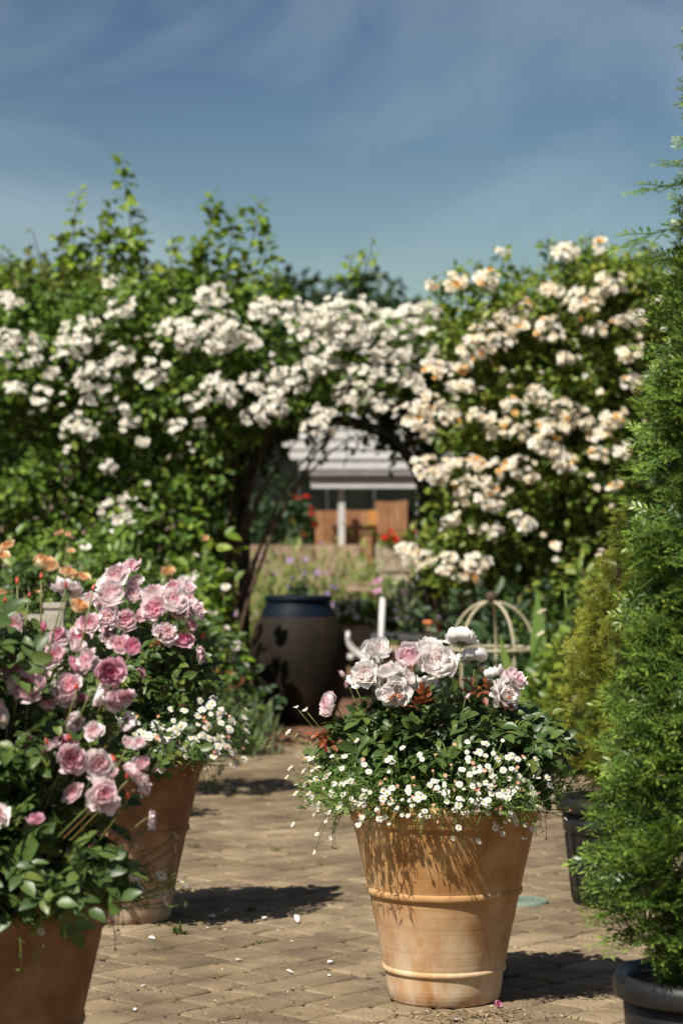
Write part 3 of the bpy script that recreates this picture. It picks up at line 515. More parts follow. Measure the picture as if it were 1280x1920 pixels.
fp_blooms = [(130, 1102, 35, 0.1, (0.2, 0.4, 0.85), 'pale_pink', 2), (102, 1228, 26, 0.05, (-0.2, -0.7, 0.6), 'pink', 1), (145, 1214, 24, 0.1, (0.2, -0.5, 0.7), 'pale_pink', 3), (168, 1240, 26, 0.05, (0.2, -0.5, 0.6), 'pale_pink', 2), (205, 1261, 33, -0.05, (0.35, -0.9, 0.15), 'deep_pink', 0), (190, 1299, 34, -0.02, (0.5, 0.2, -0.2), 'pale_pink', 2),
    (52, 1288, 42, -0.05, (-0.1, -0.7, 0.6), 'pink', 2), (130, 1284, 30, 0, (0, -0.8, 0.5), 'pink', 2), (15, 1245, 27, 0.05, (-0.3, -0.7, 0.5), 'pink', 1), (88, 1402, 34, -0.1, (-0.4, 0.2, 0.8), 'pink', 2), (133, 1422, 34, -0.15, (0.0, -0.9, 0.4), 'pink', 0), (122, 1392, 26, -0.05, (0, -0.4, 0.9), 'deep_pink', 1), (183, 1432, 34, -0.14, (0.15, -0.9, 0.3), 'pale_pink', 0),
    (194, 1493, 40, -0.2, (0.3, -0.9, 0.25), 'pale_pink', 2), (196, 1488, 31, -0.23, (0.4, -0.9, 0.2), 'pink', 3), (252, 1452, 34, -0.12, (0.5, 0.2, 0.7), 'pink', 2), (272, 1472, 26, -0.1, (0.8, -0.1, 0.2), 'pale_pink', 2), (242, 1352, 22, 0, (0.5, 0.5, -0.1), 'pale_pink', 2), (66, 1538, 24, -0.2, (0, -0.5, 0.8), 'deep_pink', 3), (286, 1535, 21, -0.1, (0.9, 0.1, -0.1), 'pale_pink', 2),
    (-6, 1528, 26, -0.2, (0, -0.9, 0.3), 'pale_pink', 1), (142, 1355, 24, 0.0, (0.1, -0.7, -0.2), 'pale_pink', 2), (5, 1345, 24, -0.05, (-0.6, -0.5, -0.1), 'pale_pink', 2), (40, 1405, 20, 0, (-0.2, -0.8, 0.2), 'blush', 2), (70, 1262, 22, 0.1, (0, -0.5, 0.8), 'pale_pink', 3)]
fp_buds = [(124, 1102, 9, 0.0, (0, -0.4, 0.9), 'bud'), (145, 1292, 9, -0.1, (0.1, -0.3, 0.9), 'bud'), (90, 1395, 10, -0.15, (0, -0.3, 0.9), 'bud'), (218, 1428, 11, -0.15, (-0.4, -0.2, 0.8), 'bud'), (240, 1460, 9, -0.18, (-0.3, -0.3, 0.8), 'bud'), (240, 1498, 10, -0.15, (0.1, -0.2, 1), 'bud'), (83, 1184, 15, 0.1, (-0.1, -0.2, 1), 'deep_pink'), (33, 1095, 9, 0.1, (0, 0, 1), 'bud'), (78, 1085, 8, 0.1, (-0.2, 0, 1), 'bud'), (175, 1106, 8, 0.08, (0.2, 0, 1), 'bud'), (10, 1130, 8, 0.1, (0, 0, 1), 'bud'), (130, 1388, 9, -0.1, (0, -0.3, 0.9), 'bud'), (55, 1120, 7, 0.12, (0.2, 0, 1), 'bud')]
fp_blooms += [(R.uniform(-10, 250), R.uniform(1170, 1345), R.uniform(18, 28), 0.0+0.15*R.rand(), (R.randn()*0.5, -0.6, 0.6), ['pink', 'pale_pink', 'deep_pink', 'pale_pink'][k_ % 4], [0, 2, 3, 1, 2][k_ % 5]) for k_ in range(26)]+[(R.uniform(0, 290), R.uniform(1370, 1500), R.uniform(18, 26), -0.08, (R.randn()*0.5, -0.6, 0.6), ['pink', 'pale_pink'][k_ % 2], [2, 3, 1][k_ % 3]) for k_ in range(8)]
fp_blooms = [(a_, b_, c_*0.86, d_-0.2, e_, f_, g_) for a_, b_, c_, d_, e_, f_, g_ in fp_blooms]; fp_buds = [(a_, b_, c_, d_-0.2, e_, f_) for a_, b_, c_, d_, e_, f_ in fp_buds]
rose_bush('large pink rose bush with coral buds in the front left pot', FP, fp_blooms, [((0.06, 0.05, 0.26), (0.32, 0.26, 0.26)), ((0.05, -0.14, 0.09), (0.36, 0.4, 0.18)), ((-0.1, 0.02, 0.45), (0.28, 0.26, 0.2)), ((0.0, 0.05, 0.66), (0.17, 0.2, 0.14)), ((0.13, -0.1, 0.42), (0.22, 0.2, 0.18)), ((-0.05, -0.14, 0.6), (0.24, 0.16, 0.2)), ((-0.2, -0.25, 0.2), (0.3, 0.25, 0.25)), ((0.15, -0.16, 0.24), (0.2, 0.14, 0.15)), ((0.2, -0.24, 0.13), (0.18, 0.12, 0.12)), ((0.05, -0.3, 0.2), (0.2, 0.1, 0.14)), ((-0.02, -0.18, 0.32), (0.2, 0.14, 0.2))], 300, [], Y0=5.95, extra=1000, canes=40, buds=fp_buds, leafs=(0.08, 0.14))

# ------------------------------------------------------------------ fleabane daisies spilling over the pots
DA = [daisy_geo(i).mesh('daisy', ['ray', 'disc', 'sepal']) for i in range(3)]; DC = daisy_geo(7, 0.9).mesh('daisy_bud', ['ray_pink', 'disc', 'sepal']); DP = daisy_geo(5, 0.25).mesh('daisy_pink', ['ray_pink', 'disc', 'sepal'])
def fleabane(label, base, Y0, blobs, rad, zc, nleaf, soilz=0.6, rp_=9.5, pinkfrac=0.14, hang=(), shape=None):
    base = np.array(base); t = thing('fleabane_plant', label, 'daisy plant', base+[0, 0, soilz], 'fleabane daisies in the pots'); o = base+[0, 0, soilz]; stems = Geo()
    ax, ay, az = rad
    pts = [(R.normal(px, sx), R.normal(py, sy)) for (px, py, sx, sy, n) in blobs for _ in range(n)]+[(h[0], h[1]) for h in hang]
    for i, (px, py) in enumerate(pts):
        q = P(px, py, Y0); dx, dz = q[0]-base[0], q[2]-zc; s = 1-(dx/ax)**2-(min(dz, az)/az)**2*0.7
        dy = -ay*math.sqrt(max(0.0, s))*(0.85+0.2*R.rand()); q = P(px, py, Y0+dy); p = q-o
        u = unit(np.array([dx/ax, dy/ay, 0.45+0.5*max(0, dz/az)])); f = unit(u+[0, -0.25, 0.25]+0.28*R.randn(3))
        k = R.rand(); me = DP if k < pinkfrac else (DC if k < pinkfrac+0.08 else DA[R.randint(3)]); sc = rp_*(Y0+dy)/F*(0.65+0.6*R.rand())*(0.6 if me in (DC, DP) else 1)
        link('daisy', me, t, p, quat=face_quat(f, R.rand()*6), scale=sc)
        root = np.array([dx*0.55, dy*0.55, 0.02+0.3*max(0, p[2])]) if p[2] > -0.02 else np.array([dx*0.8, dy*0.8, 0.07])
        e = p-f*sc*0.22; stems.tube(bez(root, root*0.35+e*0.65+[0, 0, 0.03 if p[2] < 0.02 else -0.015], e, 6), 0.0015, 3, 0)
    n = nleaf; u = unit(R.randn(n, 3)); u[:, 2] = np.abs(u[:, 2])*0.9-0.25*R.rand(n); rr = 0.45+0.55*R.rand(n)**0.6
    lump = 1+0.13*np.sin(5*np.arctan2(u[:, 1], u[:, 0])+1.1)+0.08*np.sin(11*np.arctan2(u[:, 1], u[:, 0]))
    c = np.stack([u[:, 0]*ax, u[:, 1]*ay, u[:, 2]*az*0.85], -1)*(rr*lump)[:, None]+[0, 0, zc-soilz]
    if shape is not None: c = shape(c)
    keep = (np.hypot(c[:, 0], c[:, 1]) > 0.29) | (c[:, 2] > 0.03); c = c[keep]; u = u[keep]; n = len(c)
    d = unit(u*[1, 1, 0.5]+0.75*R.randn(n, 3)+[0, 0, 0.25]); g = Geo().scatter(NARROW, frames(d, u+0.5*R.randn(n, 3)+[0, 0, 0.5], 0.018+0.024*R.rand(n)), c)
    link('foliage', g.mesh('fleabane_foliage', ['fleabane_leaf']), t, kind='stuff')
    for k in range(120):                       # wiry stems that carry the leaves
        i = R.randint(n); e = c[i]; r0 = np.array([e[0]*0.45, e[1]*0.45, 0.02]); stems.tube(bez(r0, r0*0.4+e*0.6+[0, 0, 0.05], e, 6), 0.0011, 3)
    for k in range(28):                        # trailing strands over the rim, with leaves and green buds
        a = R.rand()*2*PI; a = -abs(a % PI) if R.rand() < 0.75 else a; dl = 0.03+0.11*R.rand()**2; ro = 0.335+0.05*R.rand()
        e = np.array([ro*math.cos(a), ro*math.sin(a), 0.04-dl]); r0 = np.array([0.2*math.cos(a), 0.2*math.sin(a), 0.04]); pth = bez(r0, np.array([ro*1.03*math.cos(a), ro*1.03*math.sin(a), 0.11]), e, 9); stems.tube(pth, 0.001, 3)
        m_ = 14; ii = R.uniform(0.35, 1, m_); cc = np.stack([np.interp(ii, np.linspace(0, 1, 9), pth[:, j]) for j in range(3)], -1); stems.scatter(NARROW, frames(R.randn(m_, 3)+[0, 0, -0.3], R.randn(m_, 3)+[0, -0.3, 0.7], 0.012+0.018*R.rand(m_)), cc, 0)
        if R.rand() < 0.3: stems.lathe(np.array([(0.0005, -0.004), (0.0035, -0.001), (0.004, 0.002), (0.001, 0.004)]), 6); stems.v[-1] = stems.v[-1]+e
    link('stems', stems.mesh('fleabane_stems', ['green_stem']), t); return t
fleabane('mass of small white daisies spilling over the middle pot', MP, 8.0, [(885, 1474, 74, 36, 110), (770, 1494, 46, 22, 32), (965, 1508, 42, 32, 42), (650, 1470, 40, 38, 38), (585, 1475, 24, 42, 44), (905, 1408, 55, 16, 14), (700, 1500, 40, 20, 14)], (0.45, 0.42, 0.25), 0.68, 15000,
         hang=[(753, 1528), (671, 1546), (690, 1513), (707, 1517), (812, 1509), (869, 1523), (859, 1551), (849, 1571), (934, 1561), (896, 1577), (1012, 1515), (957, 1528), (946, 1541), (965, 1538), (594, 1563), (611, 1538), (549, 1545), (729, 1543), (818, 1541), (555, 1325), (572, 1330), (540, 1372), (1058, 1476), (1066, 1520), (1050, 1440)], rp_=6.0,
         shape=lambda c: c*np.where(c[:, :1] < 0, 1.06, 0.95))
fleabane('white daisies spilling from the rear left pot under pink roses', LP, 9.6, [(330, 1390, 55, 22, 75), (290, 1400, 40, 28, 40), (420, 1370, 28, 28, 34), (250, 1390, 25, 25, 16), (360, 1330, 45, 22, 16)], (0.5, 0.42, 0.26), 0.68, 9000, rp_=6.8, pinkfrac=0.1,
         hang=[(443, 1432), (435, 1422), (345, 1455), (275, 1440), (297, 1437), (455, 1405), (463, 1390)])
fleabane('few daisies trailing below pink roses from the front left pot', FP, 5.95, [(150, 1605, 12, 12, 3), (110, 1690, 30, 12, 3), (280, 1640, 40, 50, 10), (250, 1600, 40, 40, 5)], (0.42, 0.38, 0.2), 0.66, 4200, rp_=9.5, pinkfrac=0.15,
         hang=[(43, 1769), (78, 1746), (57, 1780), (92, 1613), (150, 1597), (149, 1611), (173, 1638), (134, 1672), (211, 1714), (210, 1729), (122, 1682), (220, 1664), (348, 1694), (330, 1566), (329, 1590), (337, 1651), (30, 1600)])

# ------------------------------------------------------------------ yews in black plastic pots
def plastic_pot(label, loc, s):
    t = thing('plastic_pot', label, 'plant pot', loc, 'black plastic nursery pots')
    link('body', Geo().lathe(np.array([(0, 0), (0.19, 0), (0.195, 0.006), (0.225, 0.3), (0.228, 0.31), (0.236, 0.315), (0.243, 0.4), (0.228, 0.4), (0.2, 0.1)])*s, 64).mesh('plastic_body', ['plastic']), t)
    link('rim', Geo().lathe(np.array([(0.243, 0.395), (0.262, 0.4), (0.266, 0.41), (0.268, 0.435), (0.262, 0.452), (0.248, 0.458), (0.234, 0.45), (0.23, 0.4)])*s, 64).mesh('plastic_rim', ['plastic']), t)
    for k in range(16):
        a = k*2*PI/16; c, s_ = math.cos(a), math.sin(a); g = Geo(); w = 0.011
        g.add(np.array([(r*c-sg*w*s_, r*s_+sg*w*c, z) for r, z in ((0.192, 0.02), (0.224, 0.3), (0.2005, 0.02), (0.231, 0.3)) for sg in (-1, 1)])*s, [(4, 5, 7, 6), (0, 4, 6, 2), (1, 3, 7, 5), (0, 1, 5, 4), (2, 6, 7, 3)])
        link('rib', g.mesh('rib', ['plastic'], False), t)
    link('soil', Geo().lathe(np.array([(0, 0.435), (0.12, 0.432), (0.236, 0.42)])*s, 32).mesh('plastic_soil', ['bark_mulch']), t)
    return t
def yew(label, loc, prof, mat, nsp, size, npart, tmpl, droop, seed, face=(-0.5, -0.85), tuftn=0, extra_tw=()):
    r = np.random.RandomState(seed); t = thing('yew_tree', label, 'yew', np.array(loc)+[0, 0, prof[0][0]-0.06], 'clipped yews in black pots'); z0 = prof[0][0]-0.06
    pz, pr = np.array(prof).T; zs = np.linspace(pz[0], pz[-1], 200); w = np.interp(zs, pz, pr)+0.02; w /= w.sum()
    link('trunk', Geo().tube([(0, 0, 0), (0.01, 0, 0.4*(pz[-1]-z0)), (0, 0.01, pz[-1]-z0-0.05)], [0.028, 0.02, 0.005], 8).mesh('yew_trunk', ['bark']), t)
    big = Geo(); tm = [x.mesh('yew_twig', [mat]) for x in tmpl]; cnt = 0; cand = []
    tufts = []
    for k in range(nsp//8):
        a = r.rand()*2*PI
        if r.rand() < 0.45 and math.cos(a)*face[0]+math.sin(a)*face[1] < 0: a += PI
        tufts.append((r.choice(zs, p=w), a, 0.13*r.randn(), 0.5*r.randn(), 0.3*r.randn()))
    for k in range(nsp):
        zt_, at_, ext, td, tz = tufts[k % len(tufts)]; z = zt_+0.45*size*r.randn(); z = min(max(z, pz[0]), pz[-1]); a = at_+0.45*size/max(0.06, np.interp(z, pz, pr))*r.randn()
        rad = np.interp(z, pz, pr); lump = 1+0.08*math.sin(7*z+3*a)+ext; deep = r.rand(); rr = rad*lump*(1.06-0.26*deep if k % 4 else 0.45+0.3*deep)
        h = np.array([math.cos(a), math.sin(a), 0]); d = unit(h+np.array([-h[1], h[0], 0])*td+[0, 0, droop+tz]+0.4*r.randn(3)); sz = size*(0.6+0.7*r.rand())*min(1.0, 0.55+rad/0.3); n_ = unit(np.array([0, 0, 0.75])+0.65*h+0.35*r.randn(3))
        p = h*max(0.0, rr-0.62*sz)+[0, 0, z-z0]; cand.append((p, frames(d[None], n_[None], 1.0)[0], sz, r.randint(len(tmpl)), rr/max(rad, 0.02)*(1 if h[0]*face[0]+h[1]*face[1] > 0.1 else 0.3)))
    cand.sort(key=lambda c: -c[4])
    for k, (p, m, sz, i, _) in enumerate(cand):
        if k < npart: link('twig', tm[i], t, p, quat=quat_of(m), scale=sz)
        else: big.scatter(tmpl[i], (m*sz)[None], p[None])
    link('crown', big.mesh('yew_crown', [mat]), t, kind='stuff')
    for (dx, z, d, sz) in extra_tw:
        d = unit(np.array(d)); link('long_twig', tm[0], t, np.array([dx, -0.08, z-z0]), quat=quat_of(frames(d[None], np.array([[0, -0.3, 1.0]]), 1.0)[0]), scale=sz)
    return t
FY = G(1350, 6.0); plastic_pot('black plastic pot under the tall green yew in the lower right corner', FY, 1.0)
yew('tall dark green yew on the right edge reaching above the roses', FY, [(0.46, 0.14), (0.52, 0.23), (0.6, 0.29), (0.72, 0.305), (1.0, 0.275), (1.25, 0.235), (1.6, 0.215), (1.95, 0.175), (2.23, 0.11), (2.5, 0.055), (2.75, 0.03), (2.95, 0.0)], 'yew', 1650, 0.14, 285, [spray_geo(i, 10, 0.2, 3, 0.1) for i in range(6)], 0.15, 21,
    extra_tw=[(-0.1, 2.3, (-1, -0.2, -0.25), 0.2), (-0.08, 2.4, (-1, -0.1, -0.05), 0.17), (-0.12, 2.2, (-0.9, -0.2, 0.15), 0.12), (-0.06, 2.44, (-0.9, -0.3, 0.1), 0.13), (-0.05, 2.62, (-0.5, -0.2, 0.9), 0.12)])
GY = G(1158, 10.0); plastic_pot('black plastic pot of the golden yew standing behind the tall yew', GY, 0.96)
yew('small golden green yew cone standing behind the tall yew', GY, [(0.43, 0.05), (0.52, 0.12), (0.62, 0.225), (0.72, 0.24), (0.95, 0.215), (1.2, 0.16), (1.4, 0.085), (1.55, 0.03), (1.62, 0.0)], 'gold_yew', 1500, 0.075, 250, [spray_geo(20+i, 9, 0.24, 2) for i in range(3)], 0.3, 22)

# ------------------------------------------------------------------ the rose arch
AY = 20.6; ax0, ax1 = P(452, 0, AY)[0], P(798, 0, AY)[0]; acx = (ax0+ax1)/2; aw = (ax1-ax0)/2
arch = thing('rose_arch', 'dark iron pergola arch smothered in white and peach roses', 'garden arch', (acx, AY+0.6, 0))
for j, dy in enumerate((-0.6, 0.1, 0.8)):
    for sg in (-1, 1):
        link('post', Geo().tube([(sg*aw, dy, -0.05), (sg*aw, dy, 1.0), (sg*aw, dy, 1.75)], 0.028, 8).mesh('post', ['iron']), arch)
    a = np.linspace(0, PI, 19); link('hoop', Geo().tube(np.stack([aw*np.cos(a), np.full(19, dy), 1.75+0.72*np.sin(a)], -1), 0.022, 8).mesh('hoop', ['iron']), arch)
for a in np.linspace(0.1, PI-0.1, 9): link('cross_bar', Geo().tube([(aw*math.cos(a), -0.6, 1.75+0.72*math.sin(a)), (aw*math.cos(a), 0.1, 1.75+0.72*math.sin(a)), (aw*math.cos(a), 0.8, 1.75+0.72*math.sin(a))], 0.01, 6).mesh('cross_bar', ['iron']), arch)
for sg in (-1, 1):
    for z in (0.4, 0.85, 1.3): link('side_rail', Geo().tube([(sg*aw, -0.6, z), (sg*aw, 0.1, z), (sg*aw, 0.8, z)], 0.01, 6).mesh('side_rail', ['iron']), arch)

def clumped(poly, Yf, depth, nclump, per, crad, size, seed, tpl=LEAF_LO, yn=0.25):
    """leaves in clumps filling a bank of foliage whose face, seen from the path, has the outline poly"""
    r = np.random.RandomState(seed); p = np.array(poly, float); lo, hi = p.min(0), p.max(0); out = []
    while sum(len(x) for x in out) < nclump:
        q = lo+(hi-lo)*r.rand(nclump, 2); out.append(q[inpoly(q, poly)])
    q = np.concatenate(out)[:nclump]
    yy = Yf+depth*r.rand(nclump)**1.5+yn*np.sin(q[:, 0]/55.0+q[:, 1]/90.0)*np.cos(q[:, 1]/47.0)
    c = np.stack([(q[:, 0]-640)*yy/F, yy, CAMZ+(HOR-q[:, 1])*yy/F], -1)
    c[:, 2] = np.maximum(c[:, 2], 0.08)
    cr_ = crad[0]+(crad[1]-crad[0])*r.rand(nclump)
    cc = np.repeat(c, per, 0); rad = np.repeat(cr_, per); n = len(cc)
    u = unit(r.randn(n, 3)); pos = cc+u*(rad*(0.35+0.65*r.rand(n)**0.5))[:, None]*[1, 1, 0.8]
    d = unit(u*[1, 1, 0.4]+0.6*r.randn(n, 3)+[0, -0.1, -0.25]); nn = unit(u+0.45*r.randn(n, 3)+[0, -0.35, 0.8])
    keep = pos[:, 2] > 0.02
    return frames(d, nn, size[0]+(size[1]-size[0])*r.rand(n))[keep], pos[keep]
def add_blooms(t, o, clusters, Yf, mats, rpx, seed, poly, limit=300, name='bloom'):
    r = np.random.RandomState(seed); tp = [bloom_geo(50+i, SMALL, 2, 2, 0.09, False) for i in range(4)]; sm = {m: [x.mesh('small_bloom', [m]) for x in tp] for m in set(mats)}
    allb = []
    for (px, py, rad, n) in clusters:
        rad = rad*1.2; n = int(round(n*2.7)); y0 = Yf-0.24-0.12*r.rand()
        for k in range(n):
            a = r.rand()*6.28; q = rad*math.sqrt(r.rand()); ex, ey = q*math.cos(a), 0.72*q*math.sin(a); yy = y0+0.1*r.randn()+0.05*(q/rad)**2
            f = unit(np.array([ex/rad*0.8, -0.75, 0.75-ey/rad*0.7])+0.35*r.randn(3)); allb.append((P(px+ex, py+ey, yy), f, rpx*(0.7+0.6*r.rand())*yy/F, mats[r.randint(len(mats))], r.randint(4)))
    P_ = np.array([(c_[0], c_[1]) for c_ in clusters])
    for k in range(110):                    # scattered single blooms between the trusses
        c0 = P_[r.randint(len(P_))]+r.randn(2)*[38, 34]
        if not inpoly(c0[None], poly)[0]: continue
        yy = Yf-0.2-0.15*r.rand(); f = unit(np.array([0, -0.75, 0.75])+0.45*r.randn(3)); allb.append((P(c0[0], c0[1], yy), f, rpx*(0.6+0.4*r.rand())*yy/F, mats[r.randint(len(mats))], r.randint(4)))
    allb.sort(key=lambda b: -b[2]); st = {}
    for i, (p, f, s, m, k) in enumerate(allb):
        if i < limit: link(name, sm[m][k], t, p-o, quat=face_quat(f, r.rand()*6), scale=s)
        else: st.setdefault(m, Geo()).scatter(tp[k], (np.array(face_quat(f, r.rand()*6).to_matrix())*s)[None], (p-o)[None])
    if st:
        g = Geo(); ms = list(st)
        for i, m in enumerate(ms):
            v, l, n, mm, tt = st[m].raw(); g.v.append(v); g.l.append(l+g.k); g.n.append(n); g.m.append(np.full(len(n), i)); g.t.append(tt); g.k += len(v)
        link('small_blooms', g.mesh('small_blooms', ms), t, kind='stuff')
WP = [(-90, 590), (60, 560), (200, 545), (330, 545), (480, 552), (520, 580), (640, 598), (760, 615), (830, 620), (850, 640), (805, 720), (790, 760), (740, 752), (690, 745), (600, 762), (515, 785), (440, 828), (402, 890), (385, 1000), (378, 1260), (300, 1310), (-90, 1330)]
PP = [(815, 640), (870, 592), (960, 560), (1010, 520), (1100, 492), (1290, 495), (1330, 600), (1330, 1330), (1000, 1340), (950, 1200), (920, 1085), (835, 1068), (805, 1045), (820, 1000), (848, 900), (838, 800), (838, 720)]
WC = [(15, 560, 22, 6), (10, 640, 24, 7), (40, 655, 38, 15), (155, 628, 38, 15), (120, 660, 22, 5), (220, 665, 26, 9), (207, 525, 12, 3), (225, 580, 22, 7), (185, 710, 36, 14), (285, 700, 32, 8), (325, 632, 38, 14), (380, 622, 46, 22), (428, 636, 38, 15), (400, 556, 28, 10), (500, 580, 28, 8), (550, 592, 38, 16), (615, 602, 38, 18), (410, 722, 26, 8), (370, 750, 20, 5), (430, 745, 16, 4), (480, 715, 26, 9),
      (550, 706, 33, 12), (520, 745, 24, 6), (480, 780, 24, 6), (512, 768, 20, 6), (600, 680, 24, 8), (595, 800, 28, 8), (332, 800, 14, 3), (372, 790, 8, 2), (245, 795, 12, 3), (265, 825, 10, 3), (145, 795, 24, 6), (167, 812, 10, 3), (170, 750, 14, 4), (228, 768, 14, 3), (205, 875, 12, 3), (30, 730, 20, 4), (75, 740, 20, 4), (225, 955, 32, 7), (652, 592, 50, 28), (615, 678, 24, 7), (729, 628, 52, 24), (790, 592, 34, 16), (806, 657, 20, 6), (755, 693, 36, 18), (775, 719, 20, 7),
      (667, 698, 20, 6), (698, 701, 18, 5), (667, 738, 36, 16), (711, 753, 26, 12), (605, 770, 16, 4), (640, 640, 30, 8), (700, 660, 24, 7), (570, 640, 24, 5), (460, 640, 20, 5), (425, 600, 20, 5), (395, 1160, 14, 3), (415, 1185, 10, 3), (95, 700, 14, 3)]
PC = [(822, 693, 22, 7), (770, 776, 24, 9), (801, 755, 24, 8), (832, 781, 26, 9), (796, 812, 18, 6), (801, 874, 24, 12), (820, 890, 18, 5), (847, 874, 24, 9), (894, 868, 12, 4), (930, 884, 24, 7), (976, 874, 24, 8), (997, 894, 12, 3), (889, 920, 32, 14), (925, 932, 28, 9), (966, 966, 12, 3), (984, 982, 14, 4), (930, 997, 14, 4), (896, 992, 12, 3), (847, 971, 14, 4), (1038, 1023, 10, 2), (762, 1036, 20, 7), (791, 1049, 18, 6), (842, 1054, 24, 9), (894, 1059, 24, 10), (878, 1082, 22, 8),
      (811, 533, 12, 4), (853, 526, 19, 8), (914, 523, 19, 8), (943, 469, 9, 2), (1059, 472, 20, 9), (1033, 544, 16, 5), (981, 575, 18, 6), (961, 600, 28, 12), (920, 631, 36, 16), (889, 652, 26, 9), (1028, 616, 28, 13), (1095, 564, 27, 14), (1146, 528, 27, 12), (1162, 600, 16, 5), (1193, 595, 16, 6), (1182, 662, 18, 7), (1182, 719, 18, 6), (1059, 672, 12, 4), (868, 688, 12, 4), (873, 724, 14, 4), (850, 724, 10, 3), (961, 760, 18, 6), (1007, 740, 20, 7), (1043, 760, 18, 6), (1033, 801, 28, 13), (1079, 786, 26, 12), (971, 812, 16, 5), (1007, 832, 18, 6), (1038, 848, 18, 6), (1059, 868, 19, 8),
      (930, 796, 26, 9), (894, 776, 14, 4), (1121, 812, 18, 6), (1121, 853, 14, 5), (1152, 781, 20, 9), (1162, 843, 14, 5), (1105, 892, 9, 2), (1152, 915, 12, 3), (1120, 460, 16, 4), (1115, 620, 18, 5)]
def climber(name, label, poly, Yf, clus, mats, rpx, leafmat_, seed, stemx, shoots, nclump, bare=()):
    o = np.array([P(stemx, 0, Yf+0.3)[0], Yf+0.3, 0.0]); t = thing(name, label, 'climbing rose', o, 'climbing roses on the arch'); g = Geo()
    m, p = clumped(poly, Yf, 0.55, nclump, 46, (0.09, 0.24), (0.055, 0.095), seed); g.scatter(LEAF_LO, m, p-o)
    m, p = clumped(poly, Yf+0.55, 0.8, nclump//3, 42, (0.2, 0.4), (0.07, 0.11), seed+1); g.scatter(LEAF_LO, m, p-o)
    link('foliage', g.mesh('climber_foliage', [leafmat_]), t, kind='stuff')
    r = np.random.RandomState(seed+5); s = Geo()
    for k in range(9):
        e = np.array(poly[r.randint(len(poly))], float); e = P(e[0]*0.8+stemx*0.2, e[1]+60, Yf+0.45)-o; s.tube(bez((0.15*r.randn(), 0.1*r.randn(), 0), (e[0]*0.3, 0.1, e[2]*0.8), e, 9), np.linspace(0.022, 0.006, 9), 6)
    link('stems', s.mesh('climber_stems', ['bark']), t)
    for (x0, y0, x1, y1, bend, nl, ls) in shoots:
        a, b = P(x0, y0, Yf+0.3)-o, P(x1, y1, Yf+0.2)-o; pth = bez(a, (a+b)/2+[bend, 0, 0.05], b, 10); q = Geo().tube(pth, np.linspace(0.008, 0.003, 10), 5, 1)
        ii = r.rand(nl)**0.8; cc = np.stack([np.interp(ii, np.linspace(0, 1, 10), pth[:, j]) for j in range(3)], -1); dd = unit(r.randn(nl, 3)*[1, 0.8, 0.5]+[0, 0, 0.05])
        q.scatter(LEAF, 1.12*frames(dd, r.randn(nl, 3)*0.5+[0, -0.4, 0.8], ls*(1.1-0.55*ii)*(0.7+0.6*r.rand(nl))), cc+dd*0.03, 0); link('shoot', q.mesh('shoot', ['shoot_leaf', 'stem']), t)
    add_blooms(t, o, clus, Yf, mats, rpx, seed+9, poly); return t
climber('white_climbing_rose', 'white climbing rose massed over the left side and top of the arch', WP, 20.0, WC, ['white_rose'], 7.4, 'climber_leaf', 31, 400,
        [(250, 520, 225, 292, 0.05, 60, 0.13), (245, 520, 205, 370, -0.1, 34, 0.12), (140, 530, 152, 352, -0.06, 46, 0.12), (165, 500, 195, 390, 0.05, 26, 0.11), (320, 540, 322, 440, 0.0, 26, 0.1), (390, 540, 405, 368, -0.06, 60, 0.12), (410, 540, 440, 395, 0.05, 46, 0.12), (440, 540, 485, 372, 0.1, 46, 0.11), (470, 560, 500, 440, 0.08, 34, 0.1), (360, 540, 380, 440, -0.05, 40, 0.12), (270, 540, 262, 440, 0.04, 34, 0.12), (205, 540, 195, 450, 0.04, 36, 0.12),
         (655, 570, 665, 470, -0.05, 20, 0.09), (665, 560, 700, 442, 0.05, 22, 0.09), (90, 540, 60, 425, -0.02, 10, 0.07), (120, 540, 112, 440, 0.03, 26, 0.1), (30, 560, 15, 470, 0.0, 30, 0.1), (520, 580, 510, 470, 0.05, 26, 0.1)], 620)
climber('peach_climbing_rose', 'peach and cream climbing rose massed over the right side of the arch', PP, 19.6, PC, ['peach_rose', 'peach_rose', 'peach_rose', 'white_rose', 'white_rose', 'peach_rose', 'white_rose', 'peach_rose', 'white_rose', 'peach_rose', 'peach_rose', 'orange_rose'], 7.4, 'peach_leaf', 41, 960,
        [(1070, 520, 1020, 455, -0.08, 44, 0.08), (1060, 520, 1062, 462, 0.0, 50, 0.09), (1100, 520, 1100, 440, 0.0, 50, 0.08), (930, 560, 941, 466, 0.04, 44, 0.09), (900, 560, 890, 490, -0.04, 20, 0.07), (960, 560, 980, 490, 0.06, 18, 0.06), (1150, 520, 1130, 450, 0.0, 24, 0.07), (1180, 520, 1190, 450, 0.03, 34, 0.07), (1220, 520, 1215, 455, 0.03, 30, 0.07), (855, 590, 850, 500, 0.02, 50, 0.09), (820, 610, 812, 525, 0.02, 44, 0.09), (914, 580, 912, 505, 0.02, 50, 0.09), (875, 590, 880, 510, 0.0, 34, 0.08), (1010, 540, 1003, 522, 0.02, 14, 0.06)], 600)
